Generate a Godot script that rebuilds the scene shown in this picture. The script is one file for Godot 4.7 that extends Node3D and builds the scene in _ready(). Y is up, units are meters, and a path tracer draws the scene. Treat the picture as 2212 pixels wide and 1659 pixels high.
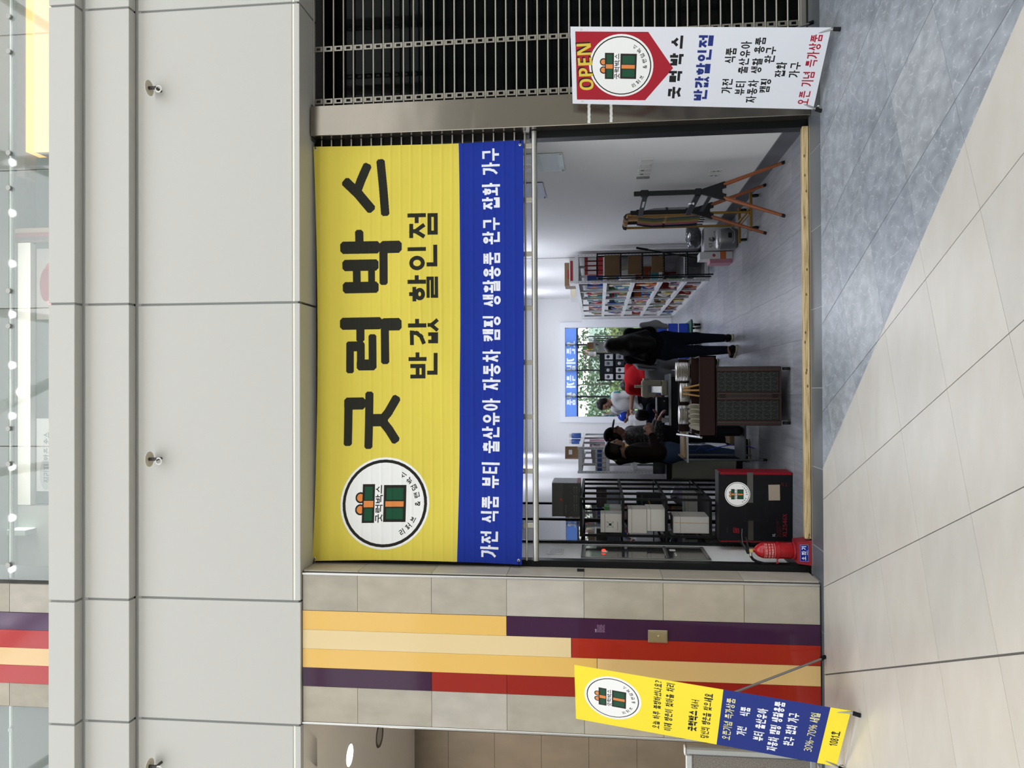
extends Node3D
# World: metres, y up. The camera stands on the z axis at eye height and looks along -z at the shop front (z about -6).

class Geo:
	var v := PackedVector3Array()
	var n := PackedVector3Array()
	var uv := PackedVector2Array()
	var ix := PackedInt32Array()
	func vert(p: Vector3, nn: Vector3, t := Vector2.ZERO) -> int:
		v.append(p); n.append(nn); uv.append(t)
		return v.size() - 1
	func tri(a: int, b: int, c: int) -> void:
		var cr := (v[b] - v[a]).cross(v[c] - v[a])
		if cr.dot(n[a] + n[b] + n[c]) > 0.0:
			ix.append(a); ix.append(c); ix.append(b)
		else:
			ix.append(a); ix.append(b); ix.append(c)
	func quad(a: Vector3, b: Vector3, c: Vector3, d: Vector3, nn: Vector3, t0 := Vector2(0, 1), t1 := Vector2(1, 0)) -> void:
		var i := vert(a, nn, Vector2(t0.x, t0.y))
		vert(b, nn, Vector2(t1.x, t0.y)); vert(c, nn, Vector2(t1.x, t1.y)); vert(d, nn, Vector2(t0.x, t1.y))
		tri(i, i + 1, i + 2); tri(i, i + 2, i + 3)
	func flat(a: Vector3, b: Vector3, c: Vector3, out: Vector3) -> void:
		var nn := (b - a).cross(c - a).normalized()
		if nn.dot(out) < 0.0: nn = -nn
		var i := vert(a, nn); vert(b, nn); vert(c, nn)
		tri(i, i + 1, i + 2)
	func box(c: Vector3, s: Vector3, bs := Basis(), ch := 0.0) -> Geo:
		var h := s * 0.5
		ch = minf(ch, minf(h.x, minf(h.y, h.z)) * 0.9)
		for ax in 3:
			for sg in [-1.0, 1.0]:
				var nn := Vector3.ZERO; nn[ax] = sg
				var u := Vector3.ZERO; var w := Vector3.ZERO
				var ua := 0 if ax != 0 else 2
				var wa := 1 if ax != 1 else 2
				u[ua] = h[ua] - ch; w[wa] = h[wa] - ch
				if (ax == 0 and sg > 0) or (ax == 2 and sg < 0): u = -u
				var o := nn * h[ax]
				quad(c + bs * (o - u - w), c + bs * (o + u - w), c + bs * (o + u + w), c + bs * (o - u + w), (bs * nn).normalized())
		if ch > 0.0:
			for ax in 3:
				var b1 := (ax + 1) % 3; var b2 := (ax + 2) % 3
				for s1 in [-1.0, 1.0]:
					for s2 in [-1.0, 1.0]:
						var p := Vector3.ZERO; p[b1] = s1 * h[b1]; p[b2] = s2 * (h[b2] - ch)
						var q := Vector3.ZERO; q[b1] = s1 * (h[b1] - ch); q[b2] = s2 * h[b2]
						var e := Vector3.ZERO; e[ax] = h[ax] - ch
						var nn := Vector3.ZERO; nn[b1] = s1; nn[b2] = s2
						quad(c + bs * (p - e), c + bs * (p + e), c + bs * (q + e), c + bs * (q - e), (bs * nn).normalized())
			for sx in [-1.0, 1.0]:
				for sy in [-1.0, 1.0]:
					for sz in [-1.0, 1.0]:
						var g := Vector3(sx, sy, sz)
						flat(c + bs * (g * Vector3(h.x, h.y - ch, h.z - ch)), c + bs * (g * Vector3(h.x - ch, h.y, h.z - ch)), c + bs * (g * Vector3(h.x - ch, h.y - ch, h.z)), bs * g)
		return self
	func mm(lo: Vector3, hi: Vector3, ch := 0.0) -> Geo:
		return box((lo + hi) * 0.5, (hi - lo).abs(), Basis(), ch)
	func tube(pts: Array, r, seg := 8, caps := true) -> Geo:
		var m := pts.size()
		var t0: Vector3 = (pts[1] - pts[0]).normalized()
		var up := Vector3.UP if absf(t0.y) < 0.9 else Vector3.RIGHT
		var a := t0.cross(up).normalized()
		var rings := []
		for i in m:
			var t: Vector3
			if i == 0: t = t0
			elif i == m - 1: t = (pts[i] - pts[i - 1]).normalized()
			else: t = ((pts[i] - pts[i - 1]).normalized() + (pts[i + 1] - pts[i]).normalized()).normalized()
			a = (a - t * a.dot(t)).normalized()
			var b := t.cross(a)
			var rr: float = r[i] if r is Array else r
			var first := v.size()
			for k in seg + 1:
				var an := TAU * k / seg
				var d := a * cos(an) + b * sin(an)
				vert(pts[i] + d * rr, d, Vector2(float(k) / seg, float(i) / (m - 1)))
			rings.append(first)
			if caps and (i == 0 or i == m - 1):
				var cn := -t if i == 0 else t
				var ce := vert(pts[i], cn)
				for k in seg + 1:
					var an2 := TAU * k / seg
					vert(pts[i] + (a * cos(an2) + b * sin(an2)) * rr, cn)
				for k in seg: tri(ce, ce + 1 + k, ce + 2 + k)
		for i in m - 1:
			for k in seg:
				var p: int = rings[i] + k
				var q: int = rings[i + 1] + k
				tri(p, p + 1, q + 1); tri(p, q + 1, q)
		return self
	func lathe(prof: Array, seg := 20, tf := Transform3D()) -> Geo:
		var sn := []
		for i in prof.size() - 1:
			var d: Vector2 = prof[i + 1] - prof[i]
			sn.append(Vector2(d.y, -d.x).normalized())
		for i in prof.size() - 1:
			var n0: Vector2 = sn[i]; var n1: Vector2 = sn[i]
			if i > 0 and sn[i - 1].dot(sn[i]) > 0.6: n0 = (sn[i - 1] + sn[i]).normalized()
			if i < sn.size() - 1 and sn[i + 1].dot(sn[i]) > 0.6: n1 = (sn[i + 1] + sn[i]).normalized()
			var f := v.size()
			for k in seg + 1:
				var an := TAU * k / seg
				var c := cos(an); var s := sin(an)
				vert(tf * Vector3(prof[i].x * c, prof[i].y, prof[i].x * s), (tf.basis * Vector3(n0.x * c, n0.y, n0.x * s)).normalized(), Vector2(float(k) / seg, float(i) / prof.size()))
				vert(tf * Vector3(prof[i + 1].x * c, prof[i + 1].y, prof[i + 1].x * s), (tf.basis * Vector3(n1.x * c, n1.y, n1.x * s)).normalized(), Vector2(float(k) / seg, float(i + 1) / prof.size()))
			for k in seg:
				var p := f + k * 2
				tri(p, p + 1, p + 3); tri(p, p + 3, p + 2)
		return self
	func extrude(poly: PackedVector2Array, d: float, tf := Transform3D()) -> Geo:   # poly in local xy, from z 0 to d
		var tr := Geometry2D.triangulate_polygon(poly)
		var sgn := 1.0 if d > 0.0 else -1.0
		for side in 2:
			var z := 0.0 if side == 0 else d
			var nn := (tf.basis * Vector3(0, 0, -sgn if side == 0 else sgn)).normalized()
			var f := v.size()
			for p in poly: vert(tf * Vector3(p.x, p.y, z), nn, p)
			for i in range(0, tr.size(), 3): tri(f + tr[i], f + tr[i + 1], f + tr[i + 2])
		var cw := 1.0 if Geometry2D.is_polygon_clockwise(poly) else -1.0
		for i in poly.size():
			var a := poly[i]; var b := poly[(i + 1) % poly.size()]
			var e := (b - a).normalized()
			var o := (tf.basis * Vector3(-e.y * cw, e.x * cw, 0)).normalized()
			quad(tf * Vector3(a.x, a.y, 0), tf * Vector3(b.x, b.y, 0), tf * Vector3(b.x, b.y, d), tf * Vector3(a.x, a.y, d), o)
		return self
	func ball(c: Vector3, r: Vector3, bs := Basis(), seg := 14, rings := 9) -> Geo:
		var f := v.size()
		for i in rings + 1:
			var th := PI * i / rings
			for k in seg + 1:
				var an := TAU * k / seg
				var d := Vector3(sin(th) * cos(an), cos(th), sin(th) * sin(an))
				vert(c + bs * (d * r), (bs * (d / r)).normalized(), Vector2(float(k) / seg, float(i) / rings))
		for i in rings:
			for k in seg:
				var p := f + i * (seg + 1) + k
				tri(p, p + 1, p + seg + 2); tri(p, p + seg + 2, p + seg + 1)
		return self
	func sheet(f: Callable, nu: int, nv: int, both := 0.0) -> Geo:   # f(u, v) -> Vector3; «both» gives it a thickness
		var base := v.size()
		var flip := both < 0.0
		for j in nv + 1:
			for i in nu + 1:
				var u := float(i) / nu; var w := float(j) / nv
				var p: Vector3 = f.call(u, w)
				var du: Vector3 = f.call(u + 0.002, w) - f.call(u - 0.002, w)
				var dv: Vector3 = f.call(u, w + 0.002) - f.call(u, w - 0.002)
				var nn := dv.cross(du).normalized()
				if flip: nn = -nn
				vert(p, nn, Vector2(u, w))
		for j in nv:
			for i in nu:
				var a := base + j * (nu + 1) + i
				tri(a, a + 1, a + nu + 2); tri(a, a + nu + 2, a + nu + 1)
		return self
	func quad2(x0: float, y0: float, x1: float, y1: float, z: float) -> Geo:   # a print facing +z
		quad(Vector3(x0, y0, z), Vector3(x1, y0, z), Vector3(x1, y1, z), Vector3(x0, y1, z), Vector3.BACK)
		return self
	func mesh() -> ArrayMesh:
		var arr := []
		arr.resize(Mesh.ARRAY_MAX)
		arr[Mesh.ARRAY_VERTEX] = v; arr[Mesh.ARRAY_NORMAL] = n; arr[Mesh.ARRAY_TEX_UV] = uv; arr[Mesh.ARRAY_INDEX] = ix
		var m := ArrayMesh.new()
		m.add_surface_from_arrays(Mesh.PRIMITIVE_TRIANGLES, arr)
		return m

# A blobby body: tapered capsules and ellipsoids joined by a smooth minimum and meshed as surface nets.
class Field:
	var lo: Vector3
	var dim: Vector3i
	var h: float
	var k: float
	var s := PackedFloat32Array()
	func _init(a: Vector3, b: Vector3, cell: float, sharp := 55.0) -> void:
		lo = a; h = cell; k = sharp
		dim = Vector3i(((b - a) / cell).ceil()) + Vector3i.ONE
		s.resize(dim.x * dim.y * dim.z)
	func span(mn: Vector3, mx: Vector3) -> Array:
		var i0 := Vector3i(((mn - lo) / h).floor()).clamp(Vector3i.ZERO, dim - Vector3i.ONE)
		var i1 := Vector3i(((mx - lo) / h).ceil()).clamp(Vector3i.ZERO, dim - Vector3i.ONE)
		return [i0, i1]
	func cap(a: Vector3, b: Vector3, ra: float, rb: float, squash := Vector3.ONE) -> Field:
		# squash flattens the distance metric (0.7 in z makes the limb deeper-thinner)
		var mg := 5.0 / k
		var rm := maxf(ra, rb)
		var ext := Vector3(rm, rm, rm) + Vector3(mg, mg, mg)
		var sp := span(a.min(b) - ext, a.max(b) + ext)
		var ab := (b - a) / squash
		var l2 := maxf(ab.length_squared(), 1e-8)
		for z in range(sp[0].z, sp[1].z + 1):
			for y in range(sp[0].y, sp[1].y + 1):
				var row := (z * dim.y + y) * dim.x
				for x in range(sp[0].x, sp[1].x + 1):
					var p := (lo + Vector3(x, y, z) * h - a) / squash
					var t := clampf(p.dot(ab) / l2, 0.0, 1.0)
					var d := (p - ab * t).length() - lerpf(ra, rb, t)
					if d < mg: s[row + x] += exp(-k * d)
		return self
	func ell(c: Vector3, r: Vector3, bs := Basis()) -> Field:
		var mg := 5.0 / k
		var rm := maxf(r.x, maxf(r.y, r.z)) + mg
		var sp := span(c - Vector3(rm, rm, rm), c + Vector3(rm, rm, rm))
		var inv := bs.transposed()
		for z in range(sp[0].z, sp[1].z + 1):
			for y in range(sp[0].y, sp[1].y + 1):
				var row := (z * dim.y + y) * dim.x
				for x in range(sp[0].x, sp[1].x + 1):
					var p := inv * (lo + Vector3(x, y, z) * h - c)
					var q := (p / r).length()
					var d := q * (q - 1.0) / maxf((p / (r * r)).length(), 1e-5)
					if d < mg: s[row + x] += exp(-k * d)
		return self
	func cut(keep: Callable) -> Field:   # keep(p) -> distance, negative inside what stays
		for z in dim.z:
			for y in dim.y:
				for x in dim.x:
					var i := (z * dim.y + y) * dim.x + x
					if s[i] > 0.0:
						var d: float = keep.call(lo + Vector3(x, y, z) * h)
						s[i] = minf(s[i], exp(-k * d))
		return self
	func val(i: int) -> float:
		return 1.0 if s[i] <= 0.0 else clampf(-log(s[i]) / k, -0.5, 0.5)
	func into(g: Geo) -> Geo:
		var sx := 1; var sy := dim.x; var sz := dim.x * dim.y
		var offs := [0, sx, sy, sx + sy, sz, sz + sx, sz + sy, sz + sx + sy]
		var cell := {}
		var base := g.v.size()
		for z in dim.z - 1:
			for y in dim.y - 1:
				for x in dim.x - 1:
					var i := z * sz + y * sy + x
					var ins := 0
					for o in 8:
						if s[i + offs[o]] >= 1.0: ins += 1
					if ins == 0 or ins == 8: continue
					var vals := []
					for o in 8: vals.append(val(i + offs[o]))
					var acc := Vector3.ZERO; var cnt := 0
					for e in [[0, 1], [2, 3], [4, 5], [6, 7], [0, 2], [1, 3], [4, 6], [5, 7], [0, 4], [1, 5], [2, 6], [3, 7]]:
						var va: float = vals[e[0]]; var vb: float = vals[e[1]]
						if (va <= 0.0) != (vb <= 0.0):
							var t := va / (va - vb)
							var pa := Vector3(e[0] & 1, (e[0] >> 1) & 1, (e[0] >> 2) & 1)
							var pb := Vector3(e[1] & 1, (e[1] >> 1) & 1, (e[1] >> 2) & 1)
							acc += pa.lerp(pb, t); cnt += 1
					var gr := Vector3(vals[1] + vals[3] + vals[5] + vals[7] - vals[0] - vals[2] - vals[4] - vals[6], vals[2] + vals[3] + vals[6] + vals[7] - vals[0] - vals[1] - vals[4] - vals[5], vals[4] + vals[5] + vals[6] + vals[7] - vals[0] - vals[1] - vals[2] - vals[3])
					cell[i] = g.vert(lo + (Vector3(x, y, z) + acc / maxi(cnt, 1)) * h, gr.normalized())
		for i in cell:
			var z: int = i / sz; var y: int = (i % sz) / sy; var x: int = i % sy
			for ax in 3:
				var d: int = [sx, sy, sz][ax]
				var d1: int = [sy, sz, sx][ax]; var d2: int = [sz, sx, sy][ax]
				if (s[i] >= 1.0) == (s[i + d] >= 1.0): continue
				if [y, z, x][ax] == 0 or [z, x, y][ax] == 0: continue
				if cell.has(i - d1) and cell.has(i - d2) and cell.has(i - d1 - d2):
					g.tri(cell[i], cell[i - d1], cell[i - d1 - d2])
					g.tri(cell[i], cell[i - d1 - d2], cell[i - d2])
		# smooth the normals a little: average over the triangles
		var nn := PackedVector3Array(); nn.resize(g.v.size())
		for t in range(0, g.ix.size(), 3):
			var a := g.ix[t]
			if a < base: continue
			var b := g.ix[t + 1]; var c := g.ix[t + 2]
			var fn := (g.v[c] - g.v[a]).cross(g.v[b] - g.v[a])
			nn[a] += fn; nn[b] += fn; nn[c] += fn
		for q in range(base, g.v.size()):
			if nn[q].length_squared() > 0.0: g.n[q] = nn[q].normalized()
		return g

# A canvas for flat print: filled polygons, strokes, Hangul built from jamo strokes, Latin from a font's outlines.
class Print:
	var im: Image
	var xf := Transform2D()
	func _init(w: int, h: int, c: Color) -> void:
		im = Image.create_empty(w, h, false, Image.FORMAT_RGBA8)
		im.fill(c)
	func poly(p: Array, c: Color) -> void:
		var q := []
		var y0 := 1e9; var y1 := -1e9
		for a in p:
			var b: Vector2 = xf * a
			q.append(b); y0 = minf(y0, b.y); y1 = maxf(y1, b.y)
		for y in range(maxi(0, int(floor(y0))), mini(im.get_height() - 1, int(ceil(y1))) + 1):
			var xs := []
			var yy := y + 0.5
			for i in q.size():
				var a: Vector2 = q[i]; var b: Vector2 = q[(i + 1) % q.size()]
				if (a.y <= yy) != (b.y <= yy): xs.append(a.x + (b.x - a.x) * (yy - a.y) / (b.y - a.y))
			xs.sort()
			for i in range(0, xs.size() - 1, 2):
				var xa := int(round(xs[i])); var xb := int(round(xs[i + 1]))
				if xb > xa: im.fill_rect(Rect2i(xa, y, xb - xa, 1), c)
	func rect(x0: float, y0: float, x1: float, y1: float, c: Color) -> void:
		poly([Vector2(x0, y0), Vector2(x1, y0), Vector2(x1, y1), Vector2(x0, y1)], c)
	func line(pts: Array, w: float, c: Color, ext := 0.5, oct := 0.0) -> void:
		for i in pts.size() - 1:
			var a: Vector2 = pts[i]; var b: Vector2 = pts[i + 1]
			var d := (b - a).normalized() if a.distance_to(b) > 1e-6 else Vector2.RIGHT
			var s := Vector2(-d.y, d.x) * w * 0.5
			a -= d * w * ext; b += d * w * ext
			var k := d * w * oct
			var t := s * (1.0 - 2.0 * oct)
			if oct > 0.0: poly([a + k + s, a + t, a - t, a + k - s, b - k - s, b - t, b + t, b - k + s], c)
			else: poly([a + s, b + s, b - s, a - s], c)
	func disc(o: Vector2, rx: float, ry: float, c: Color) -> void:
		var p := []
		for i in 48: p.append(o + Vector2(cos(TAU * i / 48) * rx, sin(TAU * i / 48) * ry))
		poly(p, c)
	func ring(o: Vector2, rx: float, ry: float, w: float, c: Color) -> void:
		var n := 40
		for i in n:
			var a := TAU * i / n; var b := TAU * (i + 1.15) / n
			poly([o + Vector2(cos(a) * (rx + w * 0.5), sin(a) * (ry + w * 0.5)), o + Vector2(cos(b) * (rx + w * 0.5), sin(b) * (ry + w * 0.5)), o + Vector2(cos(b) * (rx - w * 0.5), sin(b) * (ry - w * 0.5)), o + Vector2(cos(a) * (rx - w * 0.5), sin(a) * (ry - w * 0.5))], c)
	func L(b: Rect2, pts: Array, w: float, c: Color) -> void:
		var q := []
		for i in range(0, pts.size(), 2): q.append(b.position + Vector2(pts[i], pts[i + 1]) * b.size)
		line(q, w, c)
	func jamo(ch: int, b: Rect2, w: float, c: Color, side := false) -> void:
		# consonants in the order of the final-consonant names; «side» leans the k-shapes for a vowel at their right
		match ch:
			0: L(b, [0, 0, 1, 0, 0.93, 0.45, 0.62, 0.8, 0.1, 1] if side else [0, 0, 1, 0, 1, 1], w, c)
			2: L(b, [0, 0, 0, 1, 1, 1], w, c)
			3: L(b, [1, 0, 0, 0, 0, 1, 1, 1], w, c)
			5: L(b, [0, 0, 1, 0, 1, 0.5, 0, 0.5, 0, 1, 1, 1], w, c)
			6: L(b, [0, 0, 1, 0, 1, 1, 0, 1, 0, 0], w, c)
			7:
				L(b, [0, 0, 0, 1, 1, 1, 1, 0], w, c); L(b, [0, 0.48, 1, 0.48], w, c)
			9: L(b, [0.5, 0, 0.5, 0.3, 0.03, 1], w, c); L(b, [0.5, 0.3, 0.97, 1], w, c)
			11: ring(b.position + b.size * 0.5, b.size.x * 0.5, b.size.y * 0.5, w, c)
			12: L(b, [0, 0, 1, 0], w, c); L(b, [0.52, 0, 0.45, 0.4, 0.02, 1], w, c); L(b, [0.5, 0.4, 0.98, 1], w, c)
			14:
				L(b, [0.5, -0.12, 0.5, 0.05], w, c); L(b, [0, 0.16, 1, 0.16], w, c); L(b, [0.52, 0.16, 0.45, 0.5, 0.02, 1], w, c); L(b, [0.5, 0.5, 0.98, 1], w, c)
			15:
				L(b, [0, 0, 1, 0, 0.93, 0.45, 0.62, 0.8, 0.1, 1], w, c); L(b, [0.0, 0.48, 0.9, 0.44], w, c)
			16: L(b, [1, 0, 0, 0, 0, 1, 1, 1], w, c); L(b, [0, 0.5, 0.95, 0.5], w, c)
			17:
				L(b, [0, 0, 1, 0], w, c); L(b, [0, 1, 1, 1], w, c); L(b, [0.28, 0, 0.28, 1], w, c); L(b, [0.72, 0, 0.72, 1], w, c)
			18:
				L(b, [0.5, -0.1, 0.5, 0.0], w, c); L(b, [0, 0.2, 1, 0.2], w, c)
				ring(b.position + b.size * Vector2(0.5, 0.7), b.size.x * 0.4, b.size.y * 0.31, w, c)
	func syl(code: int, o: Vector2, s: Vector2, t: float, c: Color) -> void:
		var n := code - 0xAC00
		var li: int = [0, 0, 2, 3, 3, 5, 6, 7, 7, 9, 9, 11, 12, 12, 14, 15, 16, 17, 18][n / 588]
		var vo := (n / 28) % 21
		var fi := n % 28
		var w := t * s.y
		var fin := fi > 0
		var hgt := 0.5 if fin else 0.86
		var R := func(x0: float, y0: float, x1: float, y1: float) -> Rect2: return Rect2(o + Vector2(x0, y0) * s + Vector2(w, w) * 0.5, Vector2(x1 - x0, y1 - y0) * s - Vector2(w, w))
		var tp := 0.07 if li in [14, 18] else 0.04
		if vo in [8, 12, 13, 17, 18]:      # o yo u yu eu
			var ib: float = 0.33 if fin else 0.5
			jamo(li, R.call(0.2 if li != 17 else 0.12, tp, 0.8 if li != 17 else 0.88, ib), w, c)
			var y0: float = ib + 0.02; var y1: float = 0.6 if fin else 0.94
			var b: Rect2 = R.call(0.03, y0, 0.97, y1)
			if fin: b = R.call(0.03, 0.35, 0.97, 0.6)
			match vo:
				8: L(b, [0, 1, 1, 1], w, c); L(b, [0.5, -0.1, 0.5, 1], w, c)
				12: L(b, [0, 1, 1, 1], w, c); L(b, [0.33, -0.1, 0.33, 1], w, c); L(b, [0.67, -0.1, 0.67, 1], w, c)
				13:
					var yy := 0.25 if not fin else 0.1
					L(b, [0, yy, 1, yy], w, c); L(b, [0.5, yy, 0.5, 1.1], w, c)
				17:
					var yz := 0.25 if not fin else 0.1
					L(b, [0, yz, 1, yz], w, c); L(b, [0.33, yz, 0.33, 1.1], w, c); L(b, [0.67, yz, 0.67, 1.1], w, c)
				18: L(b, [0, 0.4 if fin else 0.6, 1, 0.4 if fin else 0.6], w, c)
		elif vo in [9, 10, 11, 14, 15, 16, 19]:   # wa .. ui
			var ib2: float = 0.33 if fin else 0.52
			jamo(li, R.call(0.08, tp, 0.58, ib2), w, c)
			var b2: Rect2 = R.call(0.02, ib2 + 0.02, 0.64, 0.58 if fin else 0.88)
			if vo == 19: L(b2, [0, 0.75, 1, 0.75], w, c)
			else: L(b2, [0, 1, 1, 0.95], w, c); L(b2, [0.5, 0, 0.5, 1], w, c)
			var b3: Rect2 = R.call(0.66, 0.0, 0.98, 0.62 if fin else 1.0)
			L(b3, [0.15, 0, 0.15, 1], w, c)
			if vo == 9: L(b3, [0.15, 0.5, 1.0, 0.5], w, c)
		else:
			var two := vo in [1, 5]
			var ix := 0.5 if two else 0.56
			jamo(li, R.call(0.05, tp + 0.02, ix, 0.56 if fin else 0.86), w, c, true)
			var b4: Rect2 = R.call(ix + 0.02, 0.0, 0.97, 0.6 if fin else 1.0)
			match vo:
				0: L(b4, [0.35, 0, 0.35, 1], w, c); L(b4, [0.35, 0.5, 1, 0.5], w, c)
				2: L(b4, [0.35, 0, 0.35, 1], w, c); L(b4, [0.35, 0.33, 1, 0.33], w, c); L(b4, [0.35, 0.66, 1, 0.66], w, c)
				4: L(b4, [0.85, 0, 0.85, 1], w, c); L(b4, [0.0, 0.5, 0.85, 0.5], w, c)
				6: L(b4, [0.85, 0, 0.85, 1], w, c); L(b4, [0.0, 0.33, 0.85, 0.33], w, c); L(b4, [0.0, 0.66, 0.85, 0.66], w, c)
				1: L(b4, [0.2, 0.02, 0.2, 0.98], w, c); L(b4, [0.95, 0, 0.95, 1], w, c); L(b4, [0.2, 0.5, 0.95, 0.5], w, c)
				5: L(b4, [0.42, 0.02, 0.42, 0.98], w, c); L(b4, [0.98, 0, 0.98, 1], w, c); L(b4, [-0.1, 0.5, 0.42, 0.5], w, c)
				_: L(b4, [0.6, 0, 0.6, 1], w, c)
		if fin:
			var fb: Rect2 = R.call(0.16, 0.65, 0.93, 0.98)
			match fi:
				1: jamo(0, fb, w, c)
				4: jamo(2, R.call(0.18, 0.62, 0.95, 0.96), w, c)
				8: jamo(5, R.call(0.16, 0.6, 0.93, 0.99), w * 0.85, c)
				16: jamo(6, fb, w, c)
				17: jamo(7, fb, w, c)
				19: jamo(9, fb, w, c)
				21: jamo(11, R.call(0.2, 0.62, 0.85, 1.0), w, c)
				22: jamo(12, fb, w, c)
				18: jamo(7, R.call(0.1, 0.65, 0.5, 0.98), w * 0.9, c); jamo(9, R.call(0.52, 0.63, 0.98, 0.98), w * 0.9, c)
				20: jamo(9, R.call(0.08, 0.65, 0.52, 0.98), w * 0.9, c); jamo(9, R.call(0.5, 0.65, 0.96, 0.98), w * 0.9, c)
				6: jamo(2, R.call(0.1, 0.65, 0.45, 0.98), w * 0.9, c); jamo(18, R.call(0.5, 0.65, 0.96, 1.0), w * 0.9, c)
				_: jamo(2, fb, w, c)
	func hangul(t: String, o: Vector2, s: Vector2, gap: float, space: float, th: float, c: Color) -> void:
		var x := o.x
		for i in t.length():
			var u := t.unicode_at(i)
			if u == 32: x += space
			else:
				if u >= 0xAC00: syl(u, Vector2(x, o.y), s, th, c)
				x += s.x + gap
	func fit(t: String, x0: float, x1: float, yc: float, hgt: float, th: float, c: Color) -> void:   # a line of Hangul between x0 and x1
		var g := 0; var sp := 0
		for i in t.length():
			if t[i] == " ": sp += 1
			else: g += 1
		var w := (x1 - x0) / (g * 1.06 + sp * 0.5)
		hangul(t, Vector2(x0, yc - hgt * 0.5), Vector2(w, hgt), w * 0.06, w * 0.5, th, c)
	func latin(t: String, x0: float, x1: float, y0: float, y1: float, c: Color, bold := true) -> void:   # cap height from y0 to y1
		var tm := TextMesh.new()
		var fo := SystemFont.new()
		fo.font_names = PackedStringArray(["Droid Sans"])
		fo.font_weight = 700 if bold else 400
		tm.font = fo; tm.text = t; tm.font_size = 64; tm.pixel_size = 0.01; tm.depth = 0.0; tm.curve_step = 2.0
		if tm.get_surface_count() == 0: return
		var a := tm.surface_get_arrays(0)
		var vs: PackedVector3Array = a[Mesh.ARRAY_VERTEX]
		var id: PackedInt32Array = a[Mesh.ARRAY_INDEX] if a[Mesh.ARRAY_INDEX] != null else PackedInt32Array(range(vs.size()))
		var lo := Vector2(1e9, 1e9); var hi := -lo
		for p in vs: lo = lo.min(Vector2(p.x, p.y)); hi = hi.max(Vector2(p.x, p.y))
		for i in range(0, id.size(), 3):
			var q := []
			for j in 3:
				var p := vs[id[i + j]]
				q.append(Vector2(lerpf(x0, x1, (p.x - lo.x) / (hi.x - lo.x)), lerpf(y1, y0, (p.y - lo.y) / (hi.y - lo.y))))
			poly(q, c)
	func tex() -> ImageTexture:
		return ImageTexture.create_from_image(im)

var rng := RandomNumberGenerator.new()
var mats := {}
var boxes := {}
var used := {}

func numbered(called: String, parent: Node) -> String:
	var key := str(parent.get_instance_id()) + called
	var c: int = used.get(key, 0)
	used[key] = c + 1
	return called if c == 0 else "%s_%03d" % [called, c]

func put(o: Node3D, called: String, parent: Node) -> void:
	o.name = numbered(called, parent)
	parent.add_child(o, true)

func part(called: String, g, m: Material, parent: Node, at := Vector3.ZERO) -> MeshInstance3D:
	var o := MeshInstance3D.new()
	o.mesh = g.mesh() if g is Geo else g
	o.material_override = m
	o.position = at
	put(o, called, parent)
	return o

func tag(o: Node, label: String, category: String, group := "") -> Node:
	o.set_meta("label", label); o.set_meta("category", category)
	if group: o.set_meta("group", group)
	return o

func thing(called: String, label: String, category: String, at := Vector3.ZERO, turn := 0.0, group := "") -> Node3D:
	var o := Node3D.new()
	put(o, called, self)
	o.position = at; o.rotation.y = turn
	tag(o, label, category, group)
	return o

func single(called: String, g, m: Material, label: String, category: String, at := Vector3.ZERO, group := "") -> MeshInstance3D:
	var o := part(called, g, m, self, at)
	tag(o, label, category, group)
	return o

func struct(called: String, g, m: Material) -> MeshInstance3D:
	var o := part(called, g, m, self)
	o.set_meta("kind", "structure")
	return o

func group_struct(called: String) -> Node3D:
	var o := Node3D.new()
	put(o, called, self)
	o.set_meta("kind", "structure")
	return o

func G() -> Geo: return Geo.new()
func V(x: float, y: float, z: float) -> Vector3: return Vector3(x, y, z)

func bx(s: Vector3, ch := 0.0) -> ArrayMesh:   # a shared box mesh, centred
	var key := "%.4f %.4f %.4f %.4f" % [s.x, s.y, s.z, ch]
	if not boxes.has(key): boxes[key] = G().box(Vector3.ZERO, s, Basis(), ch).mesh()
	return boxes[key]

func pbox(called: String, lo: Vector3, hi: Vector3, m: Material, parent: Node, ch := 0.0) -> MeshInstance3D:
	return part(called, bx((hi - lo).abs(), ch), m, parent, (lo + hi) * 0.5)

func M(hex: String, rough := 0.6, metal := 0.0, spec := 0.5) -> StandardMaterial3D:
	var key := "%s %.2f %.2f %.2f" % [hex, rough, metal, spec]
	if not mats.has(key):
		var m := StandardMaterial3D.new()
		m.albedo_color = Color(hex); m.roughness = rough; m.metallic = metal
		m.metallic_specular = 0.24 if spec == 0.5 and metal == 0.0 and rough > 0.2 and Color(hex).get_luminance() < 0.18 else spec
		mats[key] = m
	return mats[key]

func noise_tex(freq: float, a: Color, b: Color, seed_: int, size := 512, oct := 4, c = null, type := FastNoiseLite.TYPE_SIMPLEX_SMOOTH) -> NoiseTexture2D:
	var f := FastNoiseLite.new()
	f.seed = seed_; f.frequency = freq; f.fractal_octaves = oct; f.noise_type = type
	var t := NoiseTexture2D.new()
	t.width = size; t.height = size; t.seamless = true; t.noise = f
	var g := Gradient.new()
	g.set_color(0, a); g.set_color(1, b)
	if c != null: g.add_point(0.5, c)
	t.color_ramp = g
	return t

func tri_mat(t: Texture2D, scale: Vector3, rough: float, off := Vector3.ZERO, tint := Color.WHITE, spec := 0.5) -> StandardMaterial3D:
	var m := StandardMaterial3D.new()
	m.albedo_texture = t; m.albedo_color = tint; m.roughness = rough; m.metallic_specular = spec
	m.uv1_triplanar = true; m.uv1_world_triplanar = true; m.uv1_scale = scale; m.uv1_offset = off
	return m

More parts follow.
